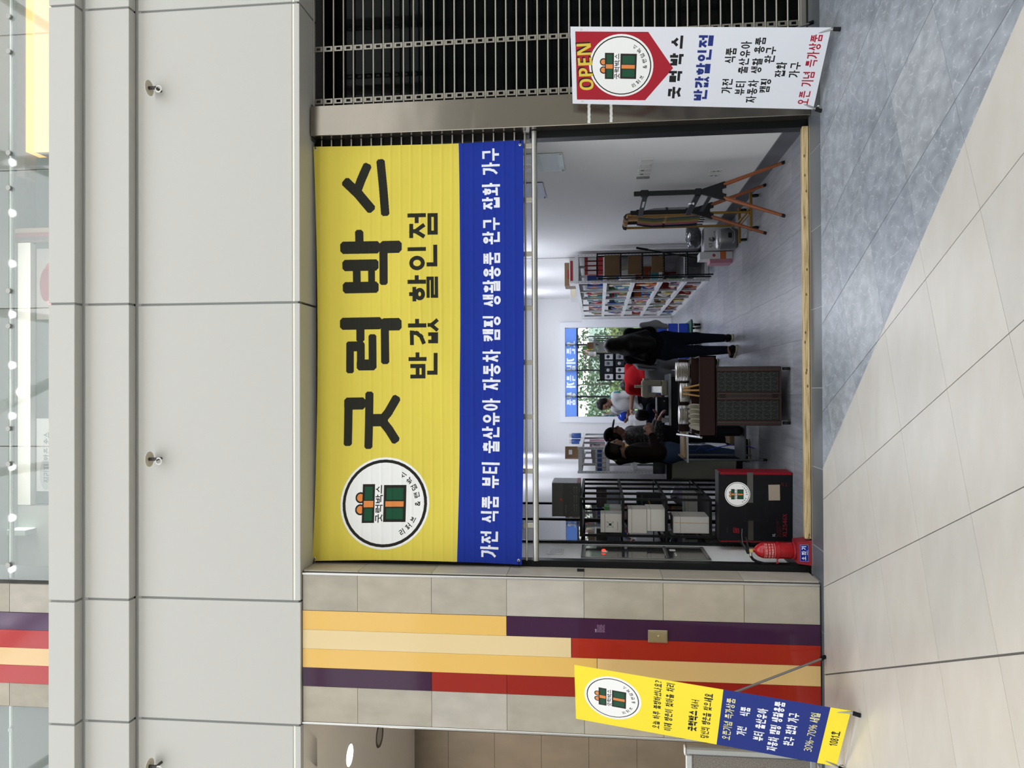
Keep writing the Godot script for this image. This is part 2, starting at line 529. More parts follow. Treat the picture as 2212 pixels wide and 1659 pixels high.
func print_mat(p: Print, rough := 0.6) -> StandardMaterial3D:
	var m := StandardMaterial3D.new()
	m.albedo_texture = p.tex(); m.roughness = rough; m.metallic_specular = 0.3; m.texture_repeat = false
	return m

func glow(hex: String, e: float) -> StandardMaterial3D:
	var m := StandardMaterial3D.new()
	m.albedo_color = Color(hex); m.emission_enabled = true; m.emission = Color(hex); m.emission_energy_multiplier = e
	return m

func pane(hex: String, a: float, spec := 0.5) -> StandardMaterial3D:
	var m := StandardMaterial3D.new()
	m.transparency = BaseMaterial3D.TRANSPARENCY_ALPHA
	m.albedo_color = Color(hex, a); m.roughness = 0.02; m.metallic_specular = spec
	return m

func area(at: Vector3, look: Vector3, size: Vector2, e: float, hex: String) -> void:
	var l := AreaLight3D.new()
	l.area_size = size; l.light_energy = e; l.light_color = Color(hex); l.shadow_enabled = true
	l.area_range = 30.0; l.area_attenuation = 2.0
	put(l, "panel_light", self)
	l.look_at_from_position(at, at + look, Vector3.FORWARD if absf(look.y) > 0.5 else Vector3.UP)

func turn_y(a: float) -> Basis: return Basis(Vector3.UP, a)
func tf(at: Vector3, b := Basis()) -> Transform3D: return Transform3D(b, at)

func _ready() -> void:
	rng.seed = 7
	# --- camera: a telephone held upright, its picture stored lying on its side (up in the place is left in the picture)
	var cam := Camera3D.new()
	cam.name = "camera"
	cam.fov = rad_to_deg(2.0 * atan(829.5 / 1648.13)); cam.near = 0.05; cam.far = 200.0
	var b := Basis(Vector3.UP, -0.00795) * Basis(Vector3.RIGHT, 0.11157) * Basis(Vector3.BACK, -0.00524)
	cam.transform = Transform3D(Basis(-b.y, b.x, b.z), V(0, 1.655, 0))
	add_child(cam); cam.current = true
	# --- sky, lights, exposure
	var we := WorldEnvironment.new(); we.name = "world"
	var e := Environment.new()
	var sm := ProceduralSkyMaterial.new()
	sm.sky_top_color = Color("e8ecf0"); sm.sky_horizon_color = Color("f6f5f1"); sm.sky_curve = 0.2
	sm.ground_bottom_color = Color("8a887e"); sm.ground_horizon_color = Color("d8d8d0"); sm.sky_energy_multiplier = SKY; sm.ground_energy_multiplier = SKY
	var sky := Sky.new(); sky.sky_material = sm
	e.background_mode = Environment.BG_SKY; e.sky = sky
	e.tonemap_mode = Environment.TONE_MAPPER_LINEAR; e.tonemap_exposure = EXPO
	e.sdfgi_enabled = true; e.ssao_enabled = true; e.ssil_enabled = true
	we.environment = e
	add_child(we)
	materials()
	shell()
	floors()
	facade()
	upstairs()
	corridor()
	shop()
	outside()
	front_things()
	inside_things()
	people()

const SKY := 1.0
const EXPO := 3.2
var beige := []
var stone := []
var walltile := []
var plank := []
var m_panel: Material
var m_wall: Material
var m_groove: Material
var m_steel: StandardMaterial3D
var m_wood: Material
var m_walltile_dark: Material
var m_tweed: Material

func materials() -> void:
	var tb := noise_tex(0.006, Color("c5c2bd"), Color("cdcbc7"), 11, 512, 4)
	var fleck := noise_tex(0.05, Color("cfcac0"), Color("e2dfd6"), 12, 512, 3, Color("dcd9cf"))
	for k in 4:
		var m := tri_mat(tb, V(0.7, 0.7, 1.6), 0.36, V(k * 0.37, 0, k * 0.71), [Color("f7f5f1"), Color("faf7f2"), Color("f5f3ef"), Color("f8f5f0")][k])
		m.detail_enabled = true; m.detail_albedo = fleck; m.detail_blend_mode = BaseMaterial3D.BLEND_MODE_MUL
		m.detail_enabled = false
		beige.append(m)
	var ts := noise_tex(0.005, Color("868b90"), Color("adb3b8"), 21, 1024, 6, Color("9a9fa5"))
	var veins := noise_tex(0.006, Color(0.9, 0.91, 0.93, 0.0), Color(0.9, 0.91, 0.93, 0.55), 22, 1024, 4, Color(0.9, 0.91, 0.93, 0.0))
	(veins.noise as FastNoiseLite).fractal_type = FastNoiseLite.FRACTAL_RIDGED
	veins.color_ramp.add_point(0.78, Color(0.9, 0.91, 0.93, 0.04))
	for k in 5:
		stone.append(tri_mat(ts, V(1.5, 1.0, 1.1), 0.34, V(k * 0.23, 0, k * 0.41), [Color("f6f7fa"), Color("eceef2"), Color("ffffff"), Color("f1f2f5"), Color("e7e9ee")][k]))
		var sm: StandardMaterial3D = stone[k]
		sm.detail_enabled = true; sm.detail_albedo = veins; sm.detail_blend_mode = BaseMaterial3D.BLEND_MODE_MIX
	var tw := noise_tex(0.007, Color("a8a296"), Color("b8b2a6"), 31, 512, 5, Color("b0aa9e"))
	for k in 4:
		walltile.append(tri_mat(tw, V(1.6, 0.9, 1.6), 0.5, V(k * 0.31, k * 0.17, 0), [Color("f6f4f0"), Color("ffffff"), Color("efede8"), Color("fbf6ee")][k]))
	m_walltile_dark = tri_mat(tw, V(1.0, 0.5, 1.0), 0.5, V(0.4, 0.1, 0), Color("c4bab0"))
	var tp := noise_tex(0.012, Color("86878a"), Color("a2a3a6"), 41, 512, 4, Color("949598"))
	for k in 4:
		plank.append(tri_mat(tp, V(3.5, 1.0, 0.35), 0.33, V(k * 0.27, 0, k * 0.55), [Color("e8eaf0"), Color("f2f3f8"), Color("dfe1e8"), Color("fafaff")][k]))
	m_panel = M("bebdb8", 0.42)
	m_wall = M("cfd0d2", 0.55)
	m_groove = M("4b4d4c", 0.7)
	m_steel = StandardMaterial3D.new()
	m_steel.albedo_color = Color("857f75"); m_steel.metallic = 0.9; m_steel.roughness = 0.2
	var tn := noise_tex(0.004, Color.BLACK, Color.WHITE, 51, 512, 2)
	tn.as_normal_map = true; tn.bump_strength = 2.0
	m_steel.normal_enabled = true; m_steel.normal_texture = tn; m_steel.normal_scale = 0.5
	m_steel.uv1_triplanar = true; m_steel.uv1_world_triplanar = true; m_steel.uv1_scale = V(0.6, 1.3, 0.6)
	m_wood = tri_mat(noise_tex(0.01, Color("86704a"), Color("d8c59b"), 61, 512, 5, Color("c0a97c")), V(0.6, 9.0, 9.0), 0.6)
	m_tweed = tri_mat(noise_tex(0.12, Color("5f5a54"), Color("9a948c"), 71, 256, 3), V(3, 3, 3), 0.9)

# --- the atrium the photographer stands in: roof with a skylight, three more walls, a glazed wall opposite
func back_wall() -> Geo:
	var g := G().mm(V(-13, 0, 9), V(13, 6.7, 9.3)).mm(V(-13, 12.4, 9), V(13, 13, 9.3)).mm(V(-13, 9.4, 9.05), V(13, 9.65, 9.25))
	for k in 14: g.mm(V(-13.0 + 2.0 * k - 0.09, 6.7, 9), V(-13.0 + 2.0 * k + 0.09, 12.4, 9.3))
	return g

func end_wall(x0: float, x1: float) -> Geo:   # glazed ends of the mall: low parapet, frames, mullions
	var g := G().mm(V(x0, 0, -9.9), V(x1, 13, -5.2)).mm(V(x0, 0, -5.2), V(x1, 0.5, 9.3)).mm(V(x0, 12.4, -5.2), V(x1, 13, 9.3)).mm(V(x0, 4.0, -5.2), V(x1, 4.3, 9.0)).mm(V(x0, 8.2, -5.2), V(x1, 8.5, 9.0))
	for k in 8: g.mm(V(x0, 0.5, -5.2 + 2.0 * k - 0.08), V(x1, 12.4, -5.2 + 2.0 * k + 0.08))
	return g

func shell() -> void:
	struct("wall_back", back_wall(), m_panel)
	struct("wall_left", end_wall(-13.3, -13.0), m_panel)
	struct("wall_right", end_wall(13.0, 13.3), m_panel)
	var g := G().mm(V(-13.3, 13, -9.9), V(13.3, 13.4, -3.6)).mm(V(-13.3, 13, 4.8), V(13.3, 13.4, 9.3)).mm(V(-13.3, 13, -3.6), V(-11, 13.4, 4.8)).mm(V(11, 13, -3.6), V(13.3, 13.4, 4.8))
	struct("ceiling", g, m_panel)
	var t := group_struct("trim_skylight")
	for k in 8:
		var x := -10.5 + k * 3.0
		part("rafter", G().tube([V(x, 12.85, -4.6), V(x, 12.85, 8.0)], 0.09, 8), M("d9dad8", 0.4), t)
	for k in 5:
		var x2 := -9.0 + k * 4.5
		part("brace", G().tube([V(x2 - 2.2, 12.6, -4.4), V(x2 + 2.2, 12.6, 7.8)], 0.11, 8), M("e4e5e3", 0.4), t)
	var lt := thing("lamp_track", "row of small round lamps hung under the skylight, mirrored in the upper panes", "lamps", V(0, 12.4, 1.0))
	part("bar", G().tube([V(-4.5, 0.06, 0), V(4.8, 0.06, 0)], 0.02, 8), M("d5d6d4", 0.4), lt)
	for k in 10:
		part("lamp", G().lathe([Vector2(0, -0.03), Vector2(0.06, -0.02), Vector2(0.075, 0.03), Vector2(0, 0.05)], 16), glow("ffffff", 4.0), lt, V(-4.2 + 0.94 * k, 0, 0))
	var lo := OmniLight3D.new(); lo.light_energy = 0.12; lo.light_size = 0.1; lo.omni_range = 30; lo.omni_attenuation = 2.0; lo.shadow_enabled = true
	put(lo, "track_lamp", self); lo.position = V(0, 12.2, 1.0)
	struct("wall_front", G().mm(V(-13, 8.65, -8.9), V(13, 13, -5.95)), m_panel)

# --- mall floor: one grid of 60 cm tiles turned 22 degrees; a slanting line parts the beige tiles from the blue-grey ones
func floors() -> void:
	struct("floor", G().mm(V(-13, -0.25, -5.872), V(13, -0.009, 9.3)).mm(V(-13, -0.25, -9.9), V(-2.68, -0.009, -5.872)).mm(V(2.0, -0.25, -9.9), V(13, -0.009, -5.872)), M("6d6b68", 0.8))
	var fl := get_node("floor")
	struct("floor_far", G().mm(V(-13, -0.009, -2.3), V(13, 0.0, 9.0)), beige[0])
	var th := -0.38263
	var e1 := Vector2(cos(th), sin(th)); var e2 := Vector2(-sin(th), cos(th))
	var o := Vector2(1.33345, -3.7367)
	var area_ := PackedVector2Array([Vector2(-4.2, -5.874), Vector2(5.0, -5.874), Vector2(5.0, -2.3), Vector2(-4.2, -2.3)])
	var l0 := Vector2(-0.57, -5.853); var ld := Vector2(2.053, 2.688).normalized()
	var ln := Vector2(-ld.y, ld.x)   # points to the beige side or not, tested below
	if ln.dot(Vector2(-2.0, -3.5) - l0) < 0.0: ln = -ln
	var half := PackedVector2Array([l0 - ld * 9, l0 + ld * 14, l0 + ld * 14 + ln * 20, l0 - ld * 9 + ln * 20])
	for i in range(-14, 15):
		for j in range(-14, 15):
			var c := o + e1 * (0.6 * i) + e2 * (0.6 * j)
			var gx := 0.005 if i == -4 else 0.0026; var gx1 := 0.005 if i == -5 else 0.0026; var gy := 0.0012
			var q := PackedVector2Array([c + e1 * gx + e2 * gy, c + e1 * (0.6 - gx1) + e2 * gy, c + e1 * (0.6 - gx1) + e2 * (0.6 - gy), c + e1 * gx + e2 * (0.6 - gy)])
			for side in 2:
				var r := Geometry2D.intersect_polygons(q, half) if side == 0 else Geometry2D.clip_polygons(q, half)
				for p in r:
					for p2 in Geometry2D.intersect_polygons(p, area_):
						if p2.size() < 3: continue
						var g := G().extrude(p2, 0.012, Transform3D(Basis(V(1, 0, 0), V(0, 0, 1), V(0, 1, 0)), V(0, -0.012, 0)))
						part("tile", g, (beige if side == 0 else stone)[posmod(i * 7 + j * 3 + i * j, 4 if side == 0 else 5)], fl)
	# the border of dark tiles along the shop front
	for k in range(-8, 7):
		var x0 := 0.006 + 0.606 * k + 0.002; var x1 := x0 + 0.602
		if x1 < -1.45: pbox("border_tile", V(x0, -0.012, -5.955), V(x1, 0.0, -5.876), M("5a6066", 0.4), fl)
		elif x0 < -1.45:
			pbox("border_tile", V(x0, -0.012, -5.955), V(-1.445, 0.0, -5.876), M("5a6066", 0.4), fl)
			pbox("border_tile", V(-1.445, -0.012, -6.155), V(x1, 0.0, -5.876), M("5a6066", 0.4), fl)
		else: pbox("border_tile", V(x0, -0.012, -6.155), V(x1, 0.0, -5.876), [M("5a6066", 0.4), M("555b61", 0.4), M("5e646b", 0.4)][posmod(k, 3)], fl)
	part("border_joint", G().mm(V(-4.8, -0.012, -6.155), V(4.2, -0.0015, -5.874)), M("c9cbc8", 0.7), fl)
	# corridor floor at the left
	for i in 4:
		for j in 7: pbox("tile", V(-2.68 - 0.6 * (i + 1) + 0.001, -0.012, -5.95 - 0.6 * (j + 1) + 0.001), V(-2.68 - 0.6 * i - 0.001, 0.0, -5.95 - 0.6 * j - 0.001), beige[(i + j) % 4], fl)

func facade() -> void:
	# core of the pillar, and the wall that carries the fascia
	struct("wall_pillar", G().mm(V(-2.665, 0, -9.9), V(-1.455, 4.06, -5.95)), m_groove)
	var pl := get_node("wall_pillar")
	var ys := [0.012, 0.564, 1.166, 1.768, 2.37, 2.968, 3.569, 4.022]
	for c in 2:
		var xa: float = [-1.763, -2.655][c]; var xb: float = [-1.480, -2.373][c]
		for k in 7: pbox("tile", V(xa, ys[k] + 0.0015, -5.95), V(xb, ys[k + 1] - 0.0015, -5.93), walltile[(k * 3 + c) % 4], pl)
	for k in 7:
		pbox("tile", V(-1.455, ys[k] + 0.0015, -6.235), V(-1.445, ys[k + 1] - 0.0015, -5.948), walltile[(k + 1) % 4], pl)
		pbox("tile", V(-2.68, ys[k] + 0.0015, -6.5), V(-2.665, ys[k + 1] - 0.0015, -5.95), walltile[(k + 2) % 4], pl)
	for x in [-1.471, -2.6675]: part("edge_trim", G().box(V(x, 2.02, -5.936), V(0.019, 4.02, 0.022), Basis(), 0.004), M("b9b8b4", 0.28, 0.9), pl)
	# the glossy coloured glass strips
	var sx := [-1.7655, -1.9185, -2.0705, -2.2215, -2.3705]
	var cols := [[[0.012, 2.368, "40243f"], [2.372, 4.022, "e2b866"]], [[0.012, 1.865, "a52f22"], [1.869, 4.022, "e0c99a"]], [[0.012, 1.667, "dfbd80"], [1.671, 4.022, "e2b866"]], [[0.012, 1.768, "9c2a20"], [1.77, 2.368, "93271f"], [2.371, 2.966, "962c24"], [2.969, 4.022, "3f243c"]]]
	for c in 4:
		for r in cols[c]:
			var m: StandardMaterial3D = M(r[2], 0.08).duplicate()
			m.metallic_specular = 0.32
			pbox("glass_strip", V(sx[c + 1] + 0.0008, r[0], -5.95), V(sx[c] - 0.0008, r[1], -5.927), m, pl)
	# the fascia: three stepped rows of metal panels with dark joints
	struct("wall_fascia", G().mm(V(-6.2, 4.06, -6.7), V(6.2, 6.0, -6.0)).mm(V(-6.2, 5.43, -6.0), V(6.2, 5.99, -5.92)).mm(V(-6.2, 5.83, -5.93), V(6.2, 6.03, -5.83)), m_groove)
	var fa := get_node("wall_fascia")
	part("joint_strip", G().mm(V(-6, 5.80, -5.86), V(6, 5.853, -5.8225)), M("a3a5a4", 0.7), fa)
	part("joint_strip", G().mm(V(-6, 5.39, -5.95), V(6, 5.443, -5.9095)), M("a3a5a4", 0.7), fa)
	var js := [-5.11, -2.68, -1.689, 0.714, 3.137, 5.55]
	var dark := M("8a8c8b", 0.7)
	part("joint_backing", G().mm(V(-6, 5.45, -5.9), V(6, 5.81, -5.826)).mm(V(-6, 4.05, -6.0), V(6, 5.43, -5.913)).mm(V(-6, 5.855, -5.84), V(6, 6.06, -5.736)), dark, fa)
	for k in js.size() - 1:
		var xa2: float = js[k] + 0.009; var xb2: float = js[k + 1] - 0.009
		pbox("panel", V(xa2, 5.848, -5.823), V(xb2, 6.075, -5.725), m_panel, fa, 0.003)
		pbox("panel", V(xa2, 5.438, -5.905), V(xb2, 5.823, -5.815), m_panel, fa, 0.003)
		if k == 1:
			pbox("panel", V(xa2, 4.03, -5.96), V(xb2, 5.414, -5.902), m_panel, fa, 0.003)
		else:
			pbox("panel", V(xa2, 4.092, -5.96), V(xb2, 5.414, -5.902), m_panel, fa, 0.003)
			pbox("light_slot", V(xa2, 4.076, -5.96), V(xb2, 4.092, -5.908), M("f3f0e2", 0.4), fa)
			pbox("panel", V(xa2, 4.03, -6.26), V(xb2, 4.076, -5.902), m_panel, fa, 0.003)
	# sprinkler heads with round heat plates
	var lab := ["sprinkler head under a cream disc on the fascia over the shop's banner", "sprinkler head under a cream disc on the fascia over the right-hand grille", "sprinkler head with clear ring at the fascia's edge over the corridor"]
	var i := 0
	for x in [-0.548, 2.472, -3.03]:
		var t := thing("sprinkler", lab[i], "sprinkler", V(x, 5.213, -5.902)); i += 1
		part("disc", G().lathe([Vector2(0, 0.006), Vector2(0.062, 0.0), Vector2(0.062, 0.004), Vector2(0, 0.01)], 24, tf(V(0, 0.055, 0.075))), M("cfc5b0", 0.5), t)
		part("stem", G().tube([V(0, 0, 0.0), V(0, 0, 0.05), V(0, 0.0, 0.075)], 0.011, 10).tube([V(0, -0.01, 0.075), V(0, 0.058, 0.075)], 0.014, 10), M("4d4848", 0.35, 0.7), t)
		part("ring", G().lathe([Vector2(0.02, -0.004), Vector2(0.03, 0), Vector2(0.02, 0.004)], 18, Transform3D(Basis(Vector3.RIGHT, PI / 2), V(-0.015, -0.028, 0.085))), M("d9d8d4", 0.2), t)
	# stainless column between the two shop fronts
	var col := single("steel_column", G().mm(V(2.121, 0.0, -6.3), V(2.372, 4.02, -6.11), 0.004), m_steel, "tall polished stainless steel column between the banner and the right-hand grille", "column")
	pbox("shadow_gap", V(2.10, 4.02, -6.3), V(2.40, 4.032, -6.15), m_groove, col)
	for y in [1.70, 1.525]:
		var tp := part("tape", G().sheet(func(u, w): return V(2.128 + u * 0.2, y + w * 0.022 + 0.002 * sin(u * 31.0), -6.108), 12, 1), M("d2d3cd", 0.7), col)
		tp.set_meta("label", "torn strip of white paper tape")
	# door frames of the shop, sill and transom tube
	struct("trim_jamb_right", G().mm(V(2.062, 0.0, -6.33), V(2.121, 2.2, -6.22), 0.002), M("191a1b", 0.35))
	struct("trim_jamb_left", G().mm(V(-1.445, 0.0, -6.33), V(-1.392, 2.2, -6.23), 0.002), M("191a1b", 0.35))
	struct("trim_sill", G().mm(V(-1.44, -0.012, -6.178), V(2.12, 0.003, -6.157)), M("b7b8ba", 0.3, 0.8))
	for k in 2:
		var w := single("timber_batten", G().mm(V(-1.172, 0.0035, -6.218 - 0.04 * k), V(2.06, 0.05 - 0.006 * k, -6.182 - 0.04 * k), 0.004), m_wood, ["pine batten lying along the shop doorway, the front one", "pine batten lying along the shop doorway, behind the front one"][k], "batten")
		if k == 0:
			for q in 14:
				var x := -1.3 + 3.3 * rng.randf()
				part("knot", G().ball(V(x, 0.012 + 0.03 * rng.randf(), -6.1815), V(0.012, 0.006, 0.0012), Basis(), 10, 6), M("6d5431", 0.7), w)
	grille("roller_grille", "steel rod roller grille pulled half down behind the big yellow banner", -1.39, 2.115, 2.235, 4.03, true)
	struct("trim_guide_right", G().mm(V(2.062, 2.26, -6.33), V(2.121, 4.03, -6.235)), M("131413", 0.6))
	struct("trim_guide_left", G().mm(V(-1.445, 2.2, -6.33), V(-1.392, 4.03, -6.235)), M("131413", 0.6))
	grille("roller_grille", "steel rod roller grille closed down to the floor at the right", 2.375, 4.9, 0.06, 4.03, false)
	# the dark shop behind the right-hand grille
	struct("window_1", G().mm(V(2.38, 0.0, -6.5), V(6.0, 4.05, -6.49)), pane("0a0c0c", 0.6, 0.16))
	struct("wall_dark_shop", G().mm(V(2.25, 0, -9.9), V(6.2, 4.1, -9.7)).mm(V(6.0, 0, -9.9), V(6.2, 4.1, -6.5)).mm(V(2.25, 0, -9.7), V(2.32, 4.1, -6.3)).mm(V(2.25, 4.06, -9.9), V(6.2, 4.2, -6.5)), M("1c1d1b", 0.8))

func grille(called: String, label: String, x0: float, x1: float, y0: float, y1: float, tube_end: bool) -> void:
	var t := thing(called, label, "roller grille", V((x0 + x1) * 0.5, y0, -6.21))
	var w := x1 - x0
	var rod := G().tube([V(-w * 0.5, 0, 0), V(w * 0.5, 0, 0)], 0.0078, 8, false).mesh()
	var steel := M("a9a59b", 0.3, 0.85)
	var link := G()
	# a pressed link: a plate with a long slot, made of two cheeks and two ends
	link.box(V(-0.0165, 0, 0), V(0.011, 0.07, 0.004)); link.box(V(0.0165, 0, 0), V(0.011, 0.07, 0.004))
	link.box(V(0, 0.027, 0), V(0.024, 0.018, 0.004)); link.box(V(0, -0.027, 0), V(0.024, 0.018, 0.004))
	var lm := link.mesh()
	var n := int((y1 - y0) / 0.0862)
	for k in n + 1:
		part("rod", rod, steel, t, V(0, 0.0862 * k, 0))
		for s in range(-9, 12):
			var x := 2.44 + 0.443 * s
			if x > x0 + 0.03 and x < x1 - 0.03 and k < n: part("link", lm, M("8a867c", 0.35, 0.8), t, V(x - (x0 + x1) * 0.5, 0.0862 * k + 0.043, 0.008))
	if tube_end:
		part("bottom_bar", G().tube([V(-w * 0.5, -0.075, 0), V(w * 0.5, -0.075, 0)], 0.024, 14), M("b4b4ae", 0.3, 0.8), t)
		for s in range(-8, 0): part("bracket", bx(V(0.04, 0.06, 0.012), 0.003), M("a8a49a", 0.35, 0.8), t, V(2.44 + 0.443 * s - (x0 + x1) * 0.5, -0.035, 0.006))
	else:
		part("bottom_bar", bx(V(w, 0.045, 0.03), 0.004), M("8f8d88", 0.35, 0.8), t, V(0, -0.03, 0))

# --- the upper storey behind the glass balustrade
func upstairs() -> void:
	struct("floor_upper", G().mm(V(-13, 5.0, -9.9), V(13, 5.4, -6.0)), M("8c8a86", 0.6))
	struct("ceiling_upper", G().mm(V(-13, 8.6, -9.9), V(13, 8.66, -5.96)), M("7d7f7c", 0.6))
	struct("wall_upper", G().mm(V(-13, 5.4, -9.9), V(13, 8.6, -9.7)).mm(V(-2.66, 5.4, -8.6), V(-1.365, 8.6, -8.48)), M("8f8d88", 0.7))
	# pillar that carries on upwards, with its stripes
	struct("wall_pillar_upper", G().mm(V(-2.645, 5.4, -6.6), V(-1.62, 8.62, -5.97)), m_groove)
	var pu := get_node("wall_pillar_upper")
	for c in 2:
		for k in 5:
			var xa: float = [-1.856, -2.648][c]; var xb: float = [-1.622, -2.456][c]
			pbox("tile", V(xa, 5.4 + 0.602 * k + 0.002, -5.97), V(xb, 5.4 + 0.602 * k + 0.6, -5.95), walltile[(k + c) % 4], pu)
	var xs := [-1.858, -2.005, -2.155, -2.301, -2.454]
	var cs := ["4d2f52", "b02a28", "e0be8b", "b02a28"]
	for c in 4: pbox("glass_strip", V(xs[c + 1] + 0.001, 5.4, -5.97), V(xs[c] - 0.001, 8.6, -5.946), M(cs[c], 0.1), pu)
	# balustrade: panes, hand rail, clamps
	var js := [-1.60, -0.461, 0.715, 1.896, 3.06, 4.23, 5.4]
	var names := ["glass pane of the upper balustrade next to the striped pillar", "glass pane of the upper balustrade, second from the striped pillar", "glass pane of the upper balustrade, third from the striped pillar", "glass pane of the upper balustrade below the orange-lit box's left end", "glass pane of the upper balustrade in front of the orange-lit box", "last glass pane of the upper balustrade at the picture's right edge"]
	for k in 6: single("balustrade_pane", G().mm(V(js[k] + 0.004, 5.95, -6.006), V(js[k + 1] - 0.004, 7.1, -5.994)), pane("dfeee8", 0.12), names[k], "glass pane")
	single("balustrade_pane", G().mm(V(-4.6, 5.95, -6.006), V(-2.67, 7.1, -5.994)), pane("dfeee8", 0.12), "glass pane of the upper balustrade left of the striped pillar", "glass pane")
	var hr := thing("handrail", "long round steel handrail clamped inside the upper glass balustrade", "handrail", V(0, 6.667, -6.05))
	part("rail", G().tube([V(-1.594, 0, 0), V(5.4, 0, 0)], 0.021, 14), M("b5bab4", 0.2, 0.85), hr)
	for x in [-1.471, -0.611, -0.311, 0.565, 0.865, 1.746, 2.046, 2.916, 3.217, 4.08, 4.38]:
		var cl := part("clamp", G().tube([V(0, 0, 0.018), V(0, 0, 0.0435)], 0.02, 12), M("77787a", 0.35, 0.7), hr, V(x, -0.022, 0.0))
		part("cap", G().tube([V(0, 0, 0.0565), V(0, 0, 0.072)], 0.022, 14), M("a09f9b", 0.4, 0.5), cl)
	var h2 := thing("handrail", "short piece of round steel handrail left of the upper striped pillar", "handrail", V(-3.6, 6.667, -6.05))
	part("rail", G().tube([V(-1, 0, 0), V(0.93, 0, 0)], 0.021, 14), M("b5bab4", 0.2, 0.85), h2)
	part("clamp", G().tube([V(0.72, -0.02, 0.018), V(0.72, -0.02, 0.0435)], 0.02, 12), M("8f908d", 0.3, 0.8), h2)
	# shop fronts at the back of the upper walk
	single("shop_header", G().mm(V(-1.355, 8.43, -8.6), V(1.80, 8.595, -8.47)), M("dfe0da", 0.4), "long white header over the upper shop window", "header")
	var sf := thing("upper_shop_window", "dark upper shop window with a pink flower poster and a grey one", "shop window", V(0.75, 5.4, -8.56))
	part("frame", G().mm(V(-2.1, 0, -0.1), V(2.1, 3.03, 0.0)), M("3f4446", 0.4), sf)
	var p := Print.new(512, 512, Color("8f8c8a"))
	p.disc(Vector2(256, 240), 190, 210, Color("b98a90")); p.disc(Vector2(330, 150), 90, 80, Color("8e4a55")); p.disc(Vector2(190, 190), 80, 70, Color("a25a63"))
	p.disc(Vector2(170, 330), 110, 90, Color("cfaaa2")); p.disc(Vector2(320, 330), 90, 110, Color("c08f92")); p.disc(Vector2(250, 90), 120, 60, Color("7b4049"))
	part("poster", G().quad2(0.13, 2.3, 0.99, 3.02, 0.003), print_mat(p, 0.4), sf)
	var p2 := Print.new(512, 512, Color("a7a8a8"))
	for k in 4: p2.ring(Vector2(300, 330), 120 + k * 40, 130 + k * 44, 4, Color("8b8d8e"))
	p2.disc(Vector2(120, 90), 110, 60, Color("8f9295"))
	p2.fit("질리지 않은 순수", 60, 420, 100, 70, 0.11, Color("55595c"))
	part("poster", G().quad2(-1.95, 2.3, -1.07, 3.02, 0.003), print_mat(p2, 0.4), sf)
	var col := thing("striped_post", "narrow brown and red striped post crossing the white upper header", "post", V(1.89, 5.4, -8.45))
	part("post", G().mm(V(-0.075, 0, -0.1), V(0.075, 3.2, 0.02)), M("8a7a6c", 0.5), col)
	part("stripe", G().mm(V(-0.075, 0, 0.02), V(-0.03, 3.2, 0.026)), M("43333a", 0.4), col)
	part("stripe", G().mm(V(-0.03, 0, 0.02), V(0.02, 3.2, 0.026)), M("6e3335", 0.4), col)
	var bxo := thing("cove_box", "box glowing orange and cream under the upper ceiling at the right", "light box", V(3.9, 7.6, -8.5))
	part("body", G().mm(V(-1.0, 0, -0.6), V(2.5, 0.8, -0.02)), M("d8b98a", 0.6), bxo)
	part("glow_strip", G().mm(V(-1.0, 0.82, -0.5), V(2.5, 0.9, 0.02)), glow("ffc466", 0.36), bxo)
	part("glow_face", G().mm(V(-1.0, 0.3, -0.02), V(2.5, 0.815, 0.0)), glow("eccb98", 0.3), bxo)
	part("stone_fascia", G().mm(V(-1.3, 0.9, -0.5), V(2.5, 1.0, 0.04)), M("8f7c70", 0.6), bxo)
	area(V(4.6, 8.3, -8.3), V(0, -0.4, 1), Vector2(3.0, 0.3), 0.25, "ffc878")
	var ll := thing("ceiling_strip", "long lit strip lamp under the upper ceiling before the white header", "ceiling light", V(0.3, 8.6, -7.7))
	part("housing", G().mm(V(-1.7, -0.03, -0.08), V(1.7, 0.0, 0.08)), M("d5d6d4", 0.5), ll)
	part("diffuser", G().mm(V(-1.65, -0.036, -0.06), V(1.65, -0.03, 0.06)), glow("fbfaf4", 1.2), ll)
	area(V(0.3, 8.55, -7.7), V(0, -1, -0.5), Vector2(3.3, 0.12), 1.5, "fffaf0")
	var ex := thing("exit_sign", "small green and white lit exit sign hanging under the upper ceiling", "sign", V(-1.66, 8.36, -8.3))
	part("housing", G().mm(V(-0.03, 0.0, -0.18), V(0.03, 0.24, 0.0)), M("9da3a0", 0.4), ex)
	part("face", G().mm(V(0.03, 0.01, -0.17), V(0.036, 0.23, -0.01)), glow("bfe8d8", 0.8), ex)

